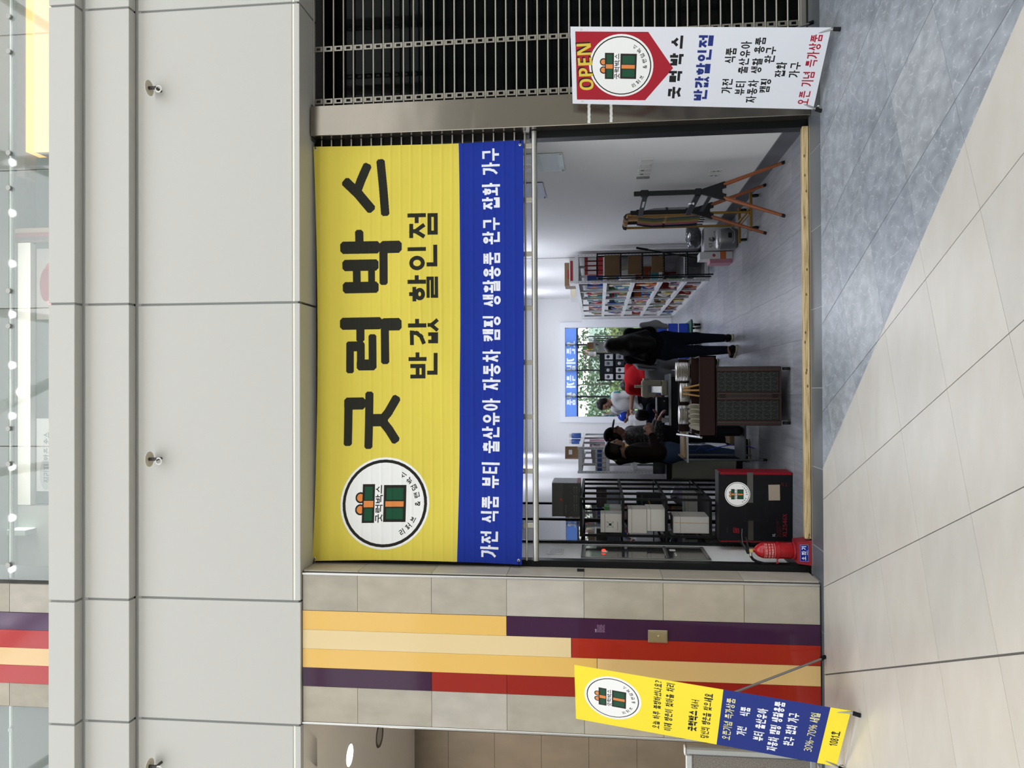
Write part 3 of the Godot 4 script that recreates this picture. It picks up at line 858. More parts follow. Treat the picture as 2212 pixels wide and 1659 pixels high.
# --- the passage at the left of the pillar
func corridor() -> void:
	struct("ceiling_corridor", G().mm(V(-6.2, 4.03, -9.9), V(-2.68, 4.1, -5.96)), M("ebe6de", 0.6))
	struct("wall_corridor", G().mm(V(-6.2, 0, -9.9), V(-2.68, 4.03, -9.72)).mm(V(-6.2, 0, -9.72), V(-6.05, 4.03, -6.0)), m_groove)
	var w := get_node("wall_corridor")
	for i in 4:
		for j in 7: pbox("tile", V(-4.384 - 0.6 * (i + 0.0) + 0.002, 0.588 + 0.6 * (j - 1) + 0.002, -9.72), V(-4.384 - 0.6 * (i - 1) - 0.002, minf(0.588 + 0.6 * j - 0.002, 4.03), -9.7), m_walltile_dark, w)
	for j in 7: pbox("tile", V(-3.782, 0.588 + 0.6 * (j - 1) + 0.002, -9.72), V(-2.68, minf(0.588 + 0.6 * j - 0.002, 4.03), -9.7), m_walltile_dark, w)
	var l := thing("downlight", "lit round downlight in the passage ceiling at the left", "downlight", V(-3.484, 4.03, -7.1))
	part("rim", G().lathe([Vector2(0.1, -0.004), Vector2(0.115, 0.0)], 28), M("cfccc4", 0.5), l)
	part("lamp", G().lathe([Vector2(0.0, -0.006), Vector2(0.1, -0.005)], 28), glow("fffaf0", 1.6), l)
	area(V(-3.484, 4.015, -7.1), V(0, -1, 0), Vector2(0.18, 0.18), 2.4, "fff2e2")
	var l3 := thing("downlight", "lit round downlight farther left in the passage ceiling, outside the picture", "downlight", V(-5.0, 4.03, -7.6))
	part("lamp", G().lathe([Vector2(0.0, -0.006), Vector2(0.1, -0.005), Vector2(0.115, 0.0)], 28), glow("fffaf0", 1.6), l3)
	area(V(-5.0, 4.015, -7.6), V(0, -1, 0), Vector2(0.18, 0.18), 1.6, "fff2e2")
	var l2 := thing("ceiling_speaker", "unlit round dark-rimmed ceiling fitting behind the lit downlight in the passage", "ceiling fitting", V(-3.74, 4.03, -8.1))
	part("rim", G().lathe([Vector2(0.1, -0.006), Vector2(0.125, -0.012), Vector2(0.13, 0.0)], 28), M("4e4c4a", 0.5), l2)
	part("grille", G().lathe([Vector2(0.0, -0.004), Vector2(0.1, -0.004)], 28), M("b2aea6", 0.7), l2)
	# office screen
	var s := thing("office_screen", "low grey fabric office screen in an aluminium frame behind the yellow and blue banner", "screen", V(-2.79, 0, -6.1))
	part("fabric", G().mm(V(-1.7, 0.05, -0.012), V(-0.062, 0.93, 0.012)), m_tweed, s)
	part("post", G().mm(V(-0.055, 0.02, -0.028), V(0.0, 0.985, 0.028), 0.012), M("b9bcbc", 0.35, 0.5), s)
	part("slot", G().mm(V(-0.0605, 0.02, -0.016), V(-0.055, 0.96, 0.016)), M("45474a", 0.5), s)
	part("top_rail", G().mm(V(-1.7, 0.935, -0.022), V(-0.058, 0.985, 0.022), 0.008), M("c9cccc", 0.35, 0.5), s)
	part("bottom_rail", G().mm(V(-1.7, 0.012, -0.022), V(-0.058, 0.05, 0.022), 0.005), M("a5a8a8", 0.35, 0.5), s)
	part("cap", G().mm(V(-0.06, 0.985, -0.03), V(0.004, 0.998, 0.03), 0.005), M("d5d6d4", 0.3), s)
	part("foot", G().mm(V(-0.05, 0.0, -0.18), V(-0.005, 0.02, 0.18), 0.006), M("6f7274", 0.5), s)

# --- the shop: front room, opening in its back wall, back room with windows on a garden
func shop() -> void:
	var wallm := M("d3d3d3", 0.6)
	struct("floor_shop", G().mm(V(-1.6, -0.25, -24.2), V(2.25, -0.008, -6.178)).mm(V(2.25, -0.25, -24.2), V(3.2, -0.008, -17.6)).mm(V(-2.6, -0.25, -24.2), V(-1.6, -0.008, -17.6)), M("6a6b70", 0.8))
	var fs := get_node("floor_shop")
	for i in 8:
		for j in 13:
			var x0 := -1.4 + 0.45 * i; var z0 := -6.262 - 0.9 * j - (0.45 if i % 2 else 0.0)
			var zb := maxf(z0 - 0.9, -17.6); var za := minf(z0, -6.262)
			if za - zb < 0.05: continue
			pbox("floor_plank", V(x0 + 0.0007, -0.008, zb + 0.0007), V(minf(x0 + 0.4493, 2.09), 0.0, za - 0.0007), plank[posmod(i * 5 + j * 3, 4)], fs)
		var x1 := -1.4 + 0.45 * i
		pbox("floor_plank", V(x1 + 0.0007, -0.008, -6.712 + 0.0007), V(minf(x1 + 0.4493, 2.09), 0.0, -6.262), plank[(i + 1) % 4], fs) if i % 2 else null
	part("floor_far", G().mm(V(-2.6, -0.008, -24.0), V(3.2, 0.0, -17.602)), plank[1], fs)
	struct("wall_shop_right", G().mm(V(2.09, 0, -17.65), V(2.25, 4.1, -6.33)), wallm)
	struct("baseboard_right", G().mm(V(2.078, 0, -12.07), V(2.09, 0.15, -6.34)), M("4a4c52", 0.4))
	struct("trim_1", G().mm(V(2.082, 0.15, -12.078), V(2.09, 4.0, -12.066)), M("8d8f92", 0.5))
	struct("wall_shop_left", G().mm(V(-1.6, 0, -17.65), V(-1.4, 4.1, -6.34)), wallm)
	struct("baseboard_left", G().mm(V(-1.4, 0, -6.95), V(-1.392, 0.14, -6.34)), M("4c4d50", 0.4))
	struct("ceiling_shop", G().mm(V(-1.6, 3.45, -17.65), V(2.25, 3.55, -7.6)).mm(V(-1.6, 4.06, -7.6), V(2.25, 4.2, -6.26)).mm(V(-1.6, 3.45, -7.6), V(2.25, 4.2, -7.55)), M("c9cacc", 0.7))
	struct("wall_shop_back", G().mm(V(1.42, 0, -17.65), V(2.25, 3.5, -17.5)).mm(V(-1.6, 0, -17.65), V(-0.615, 3.5, -17.5)).mm(V(-0.615, 2.388, -17.65), V(1.42, 3.5, -17.5)), wallm)
	# stepped white surround of the opening
	struct("trim_opening", G().mm(V(-0.742, 2.388, -17.5), V(1.54, 2.5, -17.46)).mm(V(1.42, 2.0, -17.5), V(1.54, 2.388, -17.46)).mm(V(-0.742, 2.0, -17.5), V(-0.615, 2.388, -17.46)).mm(V(1.42, 0.0, -17.5), V(1.607, 2.0, -17.46)).mm(V(-0.755, 0.0, -17.5), V(-0.615, 2.0, -17.46)), M("d8dade", 0.5))
	# glass partition along the left wall with black mullions, mirrored things in it
	var gp := thing("glass_partition", "black-framed dark glass partition along the left side of the shop", "partition", V(-1.39, 0, -8.2))
	part("pane", G().mm(V(-0.01, 0.05, -1.16), V(0.0, 3.0, 1.23)), pane("1b2022", 0.7), gp)
	for z in [-1.16, -0.02, 1.2]: part("mullion", G().mm(V(-0.012, 0.0, z - 0.025), V(0.012, 3.0, z + 0.025)), M("151617", 0.35), gp)
	part("bottom_rail", G().mm(V(-0.012, 0.0, -1.16), V(0.012, 0.05, 1.2)), M("151617", 0.35), gp)
	# ceiling lamps in the deeper part
	var lab := ["lit white ceiling panel over the right aisle, the nearest", "lit white ceiling panel over the middle of the shop", "lit white ceiling panel near the back opening"]
	var k := 0
	for z in [-11.3, -13.6, -16.2]:
		for x in [-0.6, 1.35]:
			var t := thing("ceiling_panel", lab[k / 2] + [", left of a pair", ", right of a pair"][k % 2], "ceiling light", V(x, 3.445, z)); k += 1
			part("frame", G().mm(V(-0.63, -0.01, -0.18), V(0.63, 0.0, 0.18)), M("e4e4e4", 0.5), t)
			part("diffuser", G().mm(V(-0.6, -0.014, -0.15), V(0.6, -0.01, 0.15)), glow("f4f8ff", 1.4), t)
			area(V(x, 3.42, z), V(0, -1, 0), Vector2(1.2, 0.3), LAMP, "eef2ff")
	# back room
	struct("wall_back_room", G().mm(V(3.05, 0, -24.0), V(3.2, 3.2, -17.65)).mm(V(-2.6, 0, -24.0), V(-2.45, 3.2, -17.65)).mm(V(-2.6, 2.95, -24.2), V(3.2, 3.2, -23.9)).mm(V(2.25, 0, -17.75), V(3.2, 3.2, -17.6)).mm(V(-2.6, 0, -17.75), V(-1.6, 3.2, -17.6)), wallm)
	struct("ceiling_back_room", G().mm(V(-2.6, 3.1, -24.2), V(3.2, 3.25, -17.6)), wallm)
	area(V(0.4, 3.05, -20.5), V(0, -1, 0), Vector2(1.6, 0.6), LAMP * 1.3, "eef3ff")
	var bl := thing("ceiling_panel", "lit white ceiling panel in the back room", "ceiling light", V(0.4, 3.095, -20.5))
	part("diffuser", G().mm(V(-0.8, -0.01, -0.3), V(0.8, 0.0, 0.3)), glow("f4f8ff", 1.4), bl)
	# window wall on the garden
	var w := group_struct("window_2")
	var fm := M("565a5e", 0.4, 0.4)
	for x in [-2.4, -1.02, -0.219, 0.608, 1.407, 2.2, 3.0]: part("mullion", G().mm(V(x - 0.028, 0, -24.06), V(x + 0.028, 2.95, -23.96)), fm, w)
	part("transom", G().mm(V(-2.5, 2.255, -24.06), V(3.1, 2.31, -23.96)), fm, w)
	part("sill", G().mm(V(-2.5, 0, -24.06), V(3.1, 0.25, -23.96)), fm, w)
	part("pane", G().mm(V(-2.5, 0.25, -24.02), V(3.1, 2.95, -24.01)), pane("e6f2f0", 0.06), w)
	var p := Print.new(2048, 256, Color("7299f5"))
	p.xf = Transform2D(Vector2(-1, 0), Vector2(0, 1), Vector2(2048, 0))   # seen from behind, so reversed
	p.fit("오픈 기념 특가 상품", 505, 1345, 128, 205, 0.12, Color("eef2fb"))
	var bm: StandardMaterial3D = print_mat(p, 0.7)
	bm.backlight_enabled = true; bm.backlight = Color(1.3, 1.3, 1.3)
	var bn := single("window_banner", G().quad2(-2.2, 2.3, 2.75, 2.66, -23.94), bm, "blue banner hung across the far window, its white lettering seen from behind", "banner")

# --- garden behind the far window
func outside() -> void:
	struct("ground", G().mm(V(-14, -0.3, -50), V(14, -0.05, -24.2)), M("8d8f7e", 0.9))
	single("lawn", G().mm(V(-14, -0.049, -50), V(14, -0.03, -29)), M("6f9a3e", 0.95), "green lawn beyond the far window", "lawn").set_meta("kind", "stuff")
	var spots := [[1.6, -31.5, 2.9, 1.3, "4c6b4a"], [0.2, -32.0, 3.1, 1.4, "567a52"], [-1.3, -31.0, 2.6, 1.1, "5f8358"], [2.6, -30.5, 1.4, 0.9, "8fa05e"], [0.9, -30.0, 1.2, 0.8, "8b9a62"], [-0.4, -29.6, 1.3, 0.9, "6c8a4d"], [-2.4, -30.0, 1.5, 1.0, "5d7d4a"], [4.2, -33.0, 4.0, 1.6, "4f6d44"], [-4.0, -34.0, 4.2, 1.7, "56744a"]]
	var lab := ["dark bushy tree seen through the far window's right pane", "dark bushy tree seen through the far window's middle pane", "dark bushy tree seen through the far window's left pane", "pale yellow-green shrub at the right of the far window", "pale yellow-green shrub at the middle of the far window", "mid-green shrub at the middle-left of the far window", "mid-green shrub at the far window's left edge", "tall dark tree at the right beyond the far window", "tall dark tree at the left beyond the far window"]
	for i in spots.size():
		var s = spots[i]
		var t := thing("garden_tree", lab[i], "tree" if s[2] > 2.0 else "shrub", V(s[0], 0.0, s[1]), 0.0)
		part("trunk", G().tube([V(0, 0, 0), V(0.05, s[2] * 0.4, 0), V(0, s[2] * 0.8, 0.05)], [0.09, 0.06, 0.02], 8), M("5a4a38", 0.9), t)
		var mmi := MultiMeshInstance3D.new(); var mm := MultiMesh.new()
		mm.transform_format = MultiMesh.TRANSFORM_3D
		var lf := G()
		lf.flat(V(0, 0, 0), V(0.05, 0.06, 0.01), V(0, 0.15, 0), V(0, 0, 1)); lf.flat(V(0, 0, 0), V(0, 0.15, 0), V(-0.05, 0.06, 0.01), V(0, 0, 1))
		mm.mesh = lf.mesh(); mm.instance_count = 900
		for q in 900:
			var d := V(rng.randfn(), rng.randfn(), rng.randfn()).normalized() * pow(rng.randf(), 0.4)
			var lump := 0.85 + 0.2 * sin(d.x * 7.0 + d.y * 9.0 + i)
			var at := V(d.x * s[3] * lump, s[2] * 0.55 + d.y * s[2] * 0.45 * lump, d.z * s[3] * lump)
			mm.set_instance_transform(q, Transform3D(Basis.from_euler(V(rng.randf() * TAU, rng.randf() * TAU, rng.randf() * TAU)) * (0.8 + rng.randf() * 0.7), at))
		mmi.multimesh = mm; mmi.material_override = M(s[4], 0.7)
		put(mmi, "foliage", t); mmi.set_meta("kind", "stuff")
	struct("wall_garden", G().mm(V(-14, 0, -50.4), V(14, 2.2, -50.1)), M("b9c9cf", 0.7))

# --- the gift-box emblem of the shop, drawn round (cx, cy) with radius r
func emblem(p: Print, cx: float, cy: float, r: float, rough_ := 0.0, squeeze := 1.0) -> void:
	var w := Color("f1f1ef"); var k := Color("26241f"); var g := Color("1d5038"); var o := Color("e08a4a")
	var base := p.xf
	p.xf = base * Transform2D(0.0, Vector2(r * squeeze, r), 0.0, Vector2(cx, cy))
	p.disc(Vector2.ZERO, 1.0, 1.0, w)
	p.ring(Vector2.ZERO, 0.92, 0.92, 0.035 + rough_, k)
	p.ring(Vector2(-0.13, -0.54), 0.10, 0.10, 0.04, k); p.disc(Vector2(-0.13, -0.54), 0.085, 0.085, o)
	p.ring(Vector2(0.13, -0.54), 0.10, 0.10, 0.04, k); p.disc(Vector2(0.13, -0.54), 0.085, 0.085, o)
	p.rect(-0.42, -0.5, 0.42, -0.22, k); p.rect(-0.37, -0.45, 0.37, -0.27, g); p.rect(-0.10, -0.47, 0.08, -0.25, k); p.rect(-0.08, -0.47, 0.06, -0.25, o)
	p.rect(-0.40, -0.02, 0.40, 0.48, k); p.rect(-0.34, 0.04, 0.34, 0.42, g); p.rect(-0.10, 0.0, 0.08, 0.45, k); p.rect(-0.07, 0.02, 0.05, 0.43, o)
	p.fit("굿럭박스", -0.42, 0.42, -0.12, 0.17, 0.13, k)
	var t := "리퍼브 &랜덤박스"
	for i in t.length():
		if t[i] == " ": continue
		var a := deg_to_rad(lerpf(146.0, 34.0, float(i) / (t.length() - 1)))
		var at := Vector2(cos(a), sin(a)) * 0.74
		var keep := p.xf
		p.xf = keep * Transform2D(a - PI / 2, at)
		if t[i] == "&": p.latin("&", -0.05, 0.05, -0.06, 0.06, k)
		else: p.syl(t.unicode_at(i), Vector2(-0.065, -0.065), Vector2(0.13, 0.13), 0.13, k)
		p.xf = keep
	p.xf = base

func front_things() -> void:
	big_banner()
	right_banner()
	left_banner()
	extinguisher()
	# things on the pillar and the jamb
	var pl := thing("lock_plate", "small brushed metal plate with a round lock on the purple strip of the pillar", "plate", V(-1.883, 1.208, -5.927))
	part("plate", bx(V(0.094, 0.146, 0.014), 0.003), M("a89f83", 0.35, 0.7), pl, V(0, 0, 0.007))
	part("rim", G().box(V(0, 0, 0.0145), V(0.075, 0.126, 0.002), Basis(), 0.001), M("b5ac90", 0.3, 0.7), pl)
	part("lock", G().lathe([Vector2(0.0, 0.008), Vector2(0.006, 0.007), Vector2(0.009, 0.0)], 16, Transform3D(Basis(Vector3.RIGHT, PI / 2), V(0.004, -0.005, 0.016))), M("cfcabd", 0.25, 0.8), pl)
	var n := Print.new(256, 256, Color("4a2545"))
	n.fit("안내문", 14, 110, 28, 34, 0.13, Color("cdbfd0"))
	for k in 7: n.fit(["여러분께 안내 드립니다", "매장 이용 시간 안내", "고객님의 편의를 위해", "문의 사항은 관리실로", "주차장 이용 안내", "감사합니다 관리소", "좋은 하루 되세요"][k], 14, 242 - 14 * (k % 3), 70 + 26 * k, 17, 0.12, Color("b9a7bd"))
	single("notice", G().quad2(-0.034, -0.042, 0.034, 0.042, 0.0), print_mat(n, 0.15), "small square of fine white lettering on the purple strip of the pillar", "notice", V(-1.838, 1.645, -5.9262))
	single("contact_plate", G().box(V(0, 0, 0), V(0.024, 0.058, 0.012), Basis(), 0.002), M("232528", 0.4), "small black contact plate on the steel door jamb beside the pillar", "plate", V(-1.4345, 1.795, -6.1))

func big_banner() -> void:
	var W := 2048.0; var H := 1060.0
	var p := Print.new(2048, 1060, Color("dfcd55"))
	p.rect(0, H * 0.698, W, H, Color("1b3397"))
	var X := func(x: float, y: float) -> Vector2: return Vector2((1216.0 - y) / 910.0 * W, (x - 676.0) / 452.0 * H)
	var k := Color("282820")
	var s := W / 910.0
	var st := func(pts: Array, w: float) -> void:
		var q := []
		for i in range(0, pts.size(), 2): q.append(X.call(pts[i], pts[i + 1]))
		p.line(q, w * s, k, 0.45, 0.22)
	# the hand-cut title, stroke by stroke (points taken down the cloth, then along it)
	st.call([746, 957, 746, 870], 19); st.call([748, 872.5, 772, 872.5], 27); st.call([792, 964, 792, 855], 18.5); st.call([796, 909.5, 822, 909.5], 27); st.call([822, 908, 834, 893, 850, 865], 20); st.call([818, 908, 836, 930, 850, 951], 20)
	st.call([749, 798, 749, 744], 18); st.call([752, 747, 772, 747], 22); st.call([773, 747, 773, 790], 18); st.call([774, 788, 797, 788], 24); st.call([799, 790, 799, 729], 18); st.call([738, 697, 810, 697], 27); st.call([772, 710, 772, 729], 19); st.call([827, 778, 827, 696], 19); st.call([830, 700, 853, 700], 27)
	st.call([744, 569, 803, 569], 25); st.call([744, 618, 803, 618], 25); st.call([765, 570, 765, 618], 18); st.call([798, 570, 798, 618], 16); st.call([741, 530, 806, 530], 27); st.call([772, 518, 772, 500], 19); st.call([825, 605, 825, 528], 19); st.call([829, 530, 854, 530], 27)
	st.call([748, 388, 772, 412, 797, 443], 22); st.call([772, 400, 780, 380, 792, 354], 20); st.call([823, 345, 827, 400, 830, 453], 19)
	for q in [["반", 791], ["값", 718], ["할", 623], ["인", 555], ["점", 484]]:
		var c: Vector2 = X.call(912, q[1])
		p.syl(q[0].unicode_at(0), c - Vector2(31 * s, 35 * s), Vector2(62 * s, 70 * s), 0.125, k)
	p.fit("가전 식품 뷰티 출산유아 자동차 캠핑 생활용품 완구 잡화 가구", X.call(0, 1205).x, X.call(0, 318).x, X.call(1059, 0).y, 40 * s, 0.13, Color("eff1f8"))
	var c2: Vector2 = X.call(831, 1092)
	emblem(p, c2.x, c2.y, 101 * s, 0.03)
	var m: StandardMaterial3D = print_mat(p, 0.75)
	m.backlight_enabled = true; m.backlight = Color(0.5, 0.5, 0.5)
	var f := func(u: float, v: float) -> Vector3:
		var x := lerpf(lerpf(-1.423, 2.052, u), lerpf(-1.419, 2.034, u), v) - 0.02 * sin(v * PI) * (2.0 * u - 1.0) + 0.012 * sin(v * PI) * u
		var y := lerpf(lerpf(4.034, 4.017, u) - 0.16 * u * (1.0 - u), lerpf(2.273, 2.246, u) - 0.05 * u * (1.0 - u), v)
		var z := -6.172 + 0.009 * sin(u * 9.0 + v * 4.0) * sin(v * PI) + 0.006 * sin(u * 17.0 - v * 9.0 + 1.0) * sin(v * PI) + 0.014 * exp(-pow((v - 0.62 - 0.16 * sin(u * 7.0)) / 0.12, 2)) * sin(u * PI)
		var r := fposmod(y - 2.235 + 0.0431, 0.0862) - 0.0431
		z += 0.0022 * exp(-pow(r / 0.011, 2))
		var sx := fposmod(x - 2.44 + 0.2215, 0.443) - 0.2215
		z += 0.0012 * exp(-pow(sx / 0.016, 2))
		return V(x, y, z)
	var b := thing("shop_banner", "big yellow and blue shop banner with a gift-box emblem, tied over the half-open grille", "banner", V(0, 0, 0))
	part("cloth", G().sheet(f, 150, 320), m, b)
	var ends := [[0.006, 0.01, -0.05, 0.012], [0.994, 0.01, 0.045, 0.01], [0.01, 0.985, -0.05, -0.004], [0.99, 0.985, 0.05, -0.006]]
	for q in ends:
		var o: Vector3 = f.call(q[0], q[1])
		part("eyelet", G().lathe([Vector2(0.004, 0.003), Vector2(0.008, 0.004), Vector2(0.012, 0.0)], 16, Transform3D(Basis(Vector3.RIGHT, PI / 2), o + V(0, 0, 0.001))), M("c9c7bd", 0.3, 0.8), b)
		part("tie", G().tube([o + V(0, 0, 0.006), o + V(q[2], q[3], 0.0), o + V(q[2] * 1.1, q[3], -0.03)], 0.003, 6), M("151515", 0.6), b)

func x_stand(t: Node3D, w: float, l: float, lean: float, spread: float) -> void:
	# the folding stand: a hub behind the cloth, four thin arms to the eyelets, a rear leg; the cloth leans back by «lean»
	var back := V(0, -sin(lean), -cos(lean)); var up := V(0, cos(lean), -sin(lean))
	var grey := M("8f918f", 0.35, 0.7); var blk := M("151617", 0.5)
	var hub := up * (l * 0.50) + back * 0.12
	part("hub", G().box(hub, V(0.05, 0.07, 0.03), Basis(Vector3.RIGHT, -lean), 0.008), blk, t)
	for sx in [-1.0, 1.0]:
		var top := up * (l - 0.03) + V(sx * (w * 0.5 - 0.022), 0, 0)
		var mid := hub.lerp(top, 0.55) + V(0, 0, 0) + back * 0.03 + V(sx * 0.05, 0, 0)
		var pts := []
		for i in 13:
			var q := i / 12.0
			pts.append(hub * (1 - q) * (1 - q) + mid * 2 * q * (1 - q) + top * q * q)
		part("top_arm", G().tube(pts, 0.005, 6), grey, t)
		var foot := V(sx * (w * 0.5 - 0.005), 0.012, 0.02)
		part("leg", G().tube([hub, foot + V(0, 0.02, -0.012), foot], 0.007, 8), grey, t)
		part("foot", G().tube([foot + V(-sx * 0.002, 0.03, -0.012), foot + V(sx * 0.004, -0.01, 0.008)], 0.014, 10), blk, t)
		for e in [0.022, l - 0.022]:
			part("eyelet", G().lathe([Vector2(0.004, 0.003), Vector2(0.008, 0.003), Vector2(0.011, 0.0)], 16, Transform3D(Basis(Vector3.RIGHT, PI / 2 - lean), up * e + V(sx * (w * 0.5 - 0.022), 0, 0.001))), M("b9b7ad", 0.3, 0.8), t)
		part("hook", G().tube([up * 0.022 + V(sx * (w * 0.5 - 0.022), 0, 0.004), up * 0.002 + V(sx * (w * 0.5 - 0.018), 0.0, 0.006), foot + V(0, 0.03, -0.004)], 0.0025, 6), M("a5a5a2", 0.3, 0.8), t)
	var rear := V(spread, 0.012, -0.66)
	part("rear_leg", G().tube([hub, rear], 0.0085, 8), grey, t)
	part("foot", G().tube([rear.lerp(hub, 0.03), rear + V(0, -0.008, -0.01)], 0.015, 10), blk, t)

func banner_cloth(t: Node3D, p: Print, w: float, l: float, lean: float) -> void:
	var up := V(0, cos(lean), -sin(lean)); var out := V(0, sin(lean), cos(lean))
	part("cloth", G().sheet(func(u, v): return V((u - 0.5) * w, 0, 0) + up * (l * (1.0 - v)) + out * (0.006 * sin(u * PI) * sin(v * PI) - 0.004), 12, 24), print_mat(p, 0.5), t)

func right_banner() -> void:
	var p := Print.new(680, 2040, Color("dfe1e8"))
	var red := Color("a51c2c"); var k := Color("191919"); var navy := Color("1f2f78")
	p.poly([Vector2(35, 40), Vector2(640, 40), Vector2(640, 640), Vector2(342, 860), Vector2(48, 640), Vector2(40, 40)], red)
	emblem(p, 350, 424, 272, 0.0, 1.0)
	var keep := p.xf
	for d in [Vector2(12, -8), Vector2(6, -4), Vector2.ZERO]:
		p.xf = Transform2D(-0.06, Vector2(335, 118) + d)
		p.latin("OPEN", -205, 205, -62, 62, Color("201a16") if d != Vector2.ZERO else Color("dcc04a"))
	p.xf = keep
	var q := ["굿", "럭", "박", "스"]
	for i in 4: p.syl(q[i].unicode_at(0), Vector2(68 + i * 145, 828), Vector2(112, 112), 0.2, k)
	p.fit("반값할인점", 48, 632, 1106, 126, 0.2, Color("c9cfe6")); p.fit("반값할인점", 52, 628, 1106, 118, 0.165, navy)
	p.fit("가전", 125, 262, 1316, 88, 0.125, k); p.fit("식품", 388, 520, 1313, 88, 0.125, k)
	p.fit("뷰티", 112, 248, 1424, 84, 0.125, k); p.fit("출산유아", 300, 576, 1424, 84, 0.125, k)
	p.fit("자동차", 45, 256, 1524, 84, 0.125, k); p.fit("생활 용품", 303, 606, 1530, 84, 0.125, k)
	p.fit("캠핑", 136, 270, 1622, 84, 0.125, k); p.fit("완구", 392, 534, 1622, 84, 0.125, k)
	p.fit("잡화", 275, 408, 1722, 84, 0.125, k); p.fit("가구", 272, 410, 1832, 84, 0.125, k)
	p.fit("오픈 기념 특가상품", 32, 630, 1948, 92, 0.11, Color("a3152f"))
	var yaw := -deg_to_rad(48.7)
	var t := thing("x_banner", "white and red shop banner on an x-shaped stand before the steel column", "banner stand", V(2.266, 0.0, -5.626), yaw)
	var holder := Node3D.new()
	banner_cloth(t, p, 0.6, 1.8, 0.138)
	t.get_node("cloth").position = V(0, 0.056, 0)
	x_stand(t, 0.6, 1.8, 0.138, 0.05)
	holder.free()

func left_banner() -> void:
	var p := Print.new(680, 2040, Color("f7e138"))
	var k := Color("191919"); var blue := Color("1c2f7d"); var w := Color("f0f0f2"); var cr := Color("ece39a")
	p.rect(0, 1142, 680, 1900, blue)
	p.disc(Vector2(352, 306), 262, 230, Color("ececec"))
	emblem(p, 352, 306, 225, 0.0, 1.13)
	p.fit("오늘 하루 불행하셨나요", 66, 632, 658, 60, 0.13, k); p.latin("?", 634, 660, 634, 682, k)
	p.fit("이제 행운이 찾아올 차례", 64, 660, 752, 64, 0.13, k)
	p.fit("굿럭박스", 118, 390, 942, 72, 0.19, k); p.fit("에서", 402, 518, 946, 60, 0.12, k)
	p.fit("당신의 행운을 찾으세요", 54, 614, 1042, 66, 0.13, k)
	p.fit("오픈기념 특가상품", 86, 600, 1206, 66, 0.11, cr)
	p.fit("가전", 178, 294, 1314, 74, 0.14, w); p.fit("식품", 418, 528, 1318, 74, 0.14, w)
	p.fit("뷰티 출산유아", 146, 546, 1442, 78, 0.14, w)
	p.fit("자동차 캠핑 생활용품", 50, 652, 1554, 78, 0.14, w)
	p.fit("완구 잡화 가구", 152, 555, 1666, 78, 0.14, w)
	p.latin("30%~70%", 124, 452, 1785, 1842, cr, false); p.fit("세일", 478, 598, 1812, 68, 0.11, cr)
	p.latin("1081", 242, 362, 1950, 2008, k); p.fit("호", 368, 428, 1976, 70, 0.13, k)
	var t := thing("x_banner", "yellow and blue shop banner on an x-shaped stand before the striped pillar", "banner stand", V(-2.321, 0.0, -5.269), -deg_to_rad(31.83))
	banner_cloth(t, p, 0.6, 1.796, 0.155)
	t.get_node("cloth").position = V(0, 0.052, 0)
	x_stand(t, 0.6, 1.796, 0.155, 0.0)

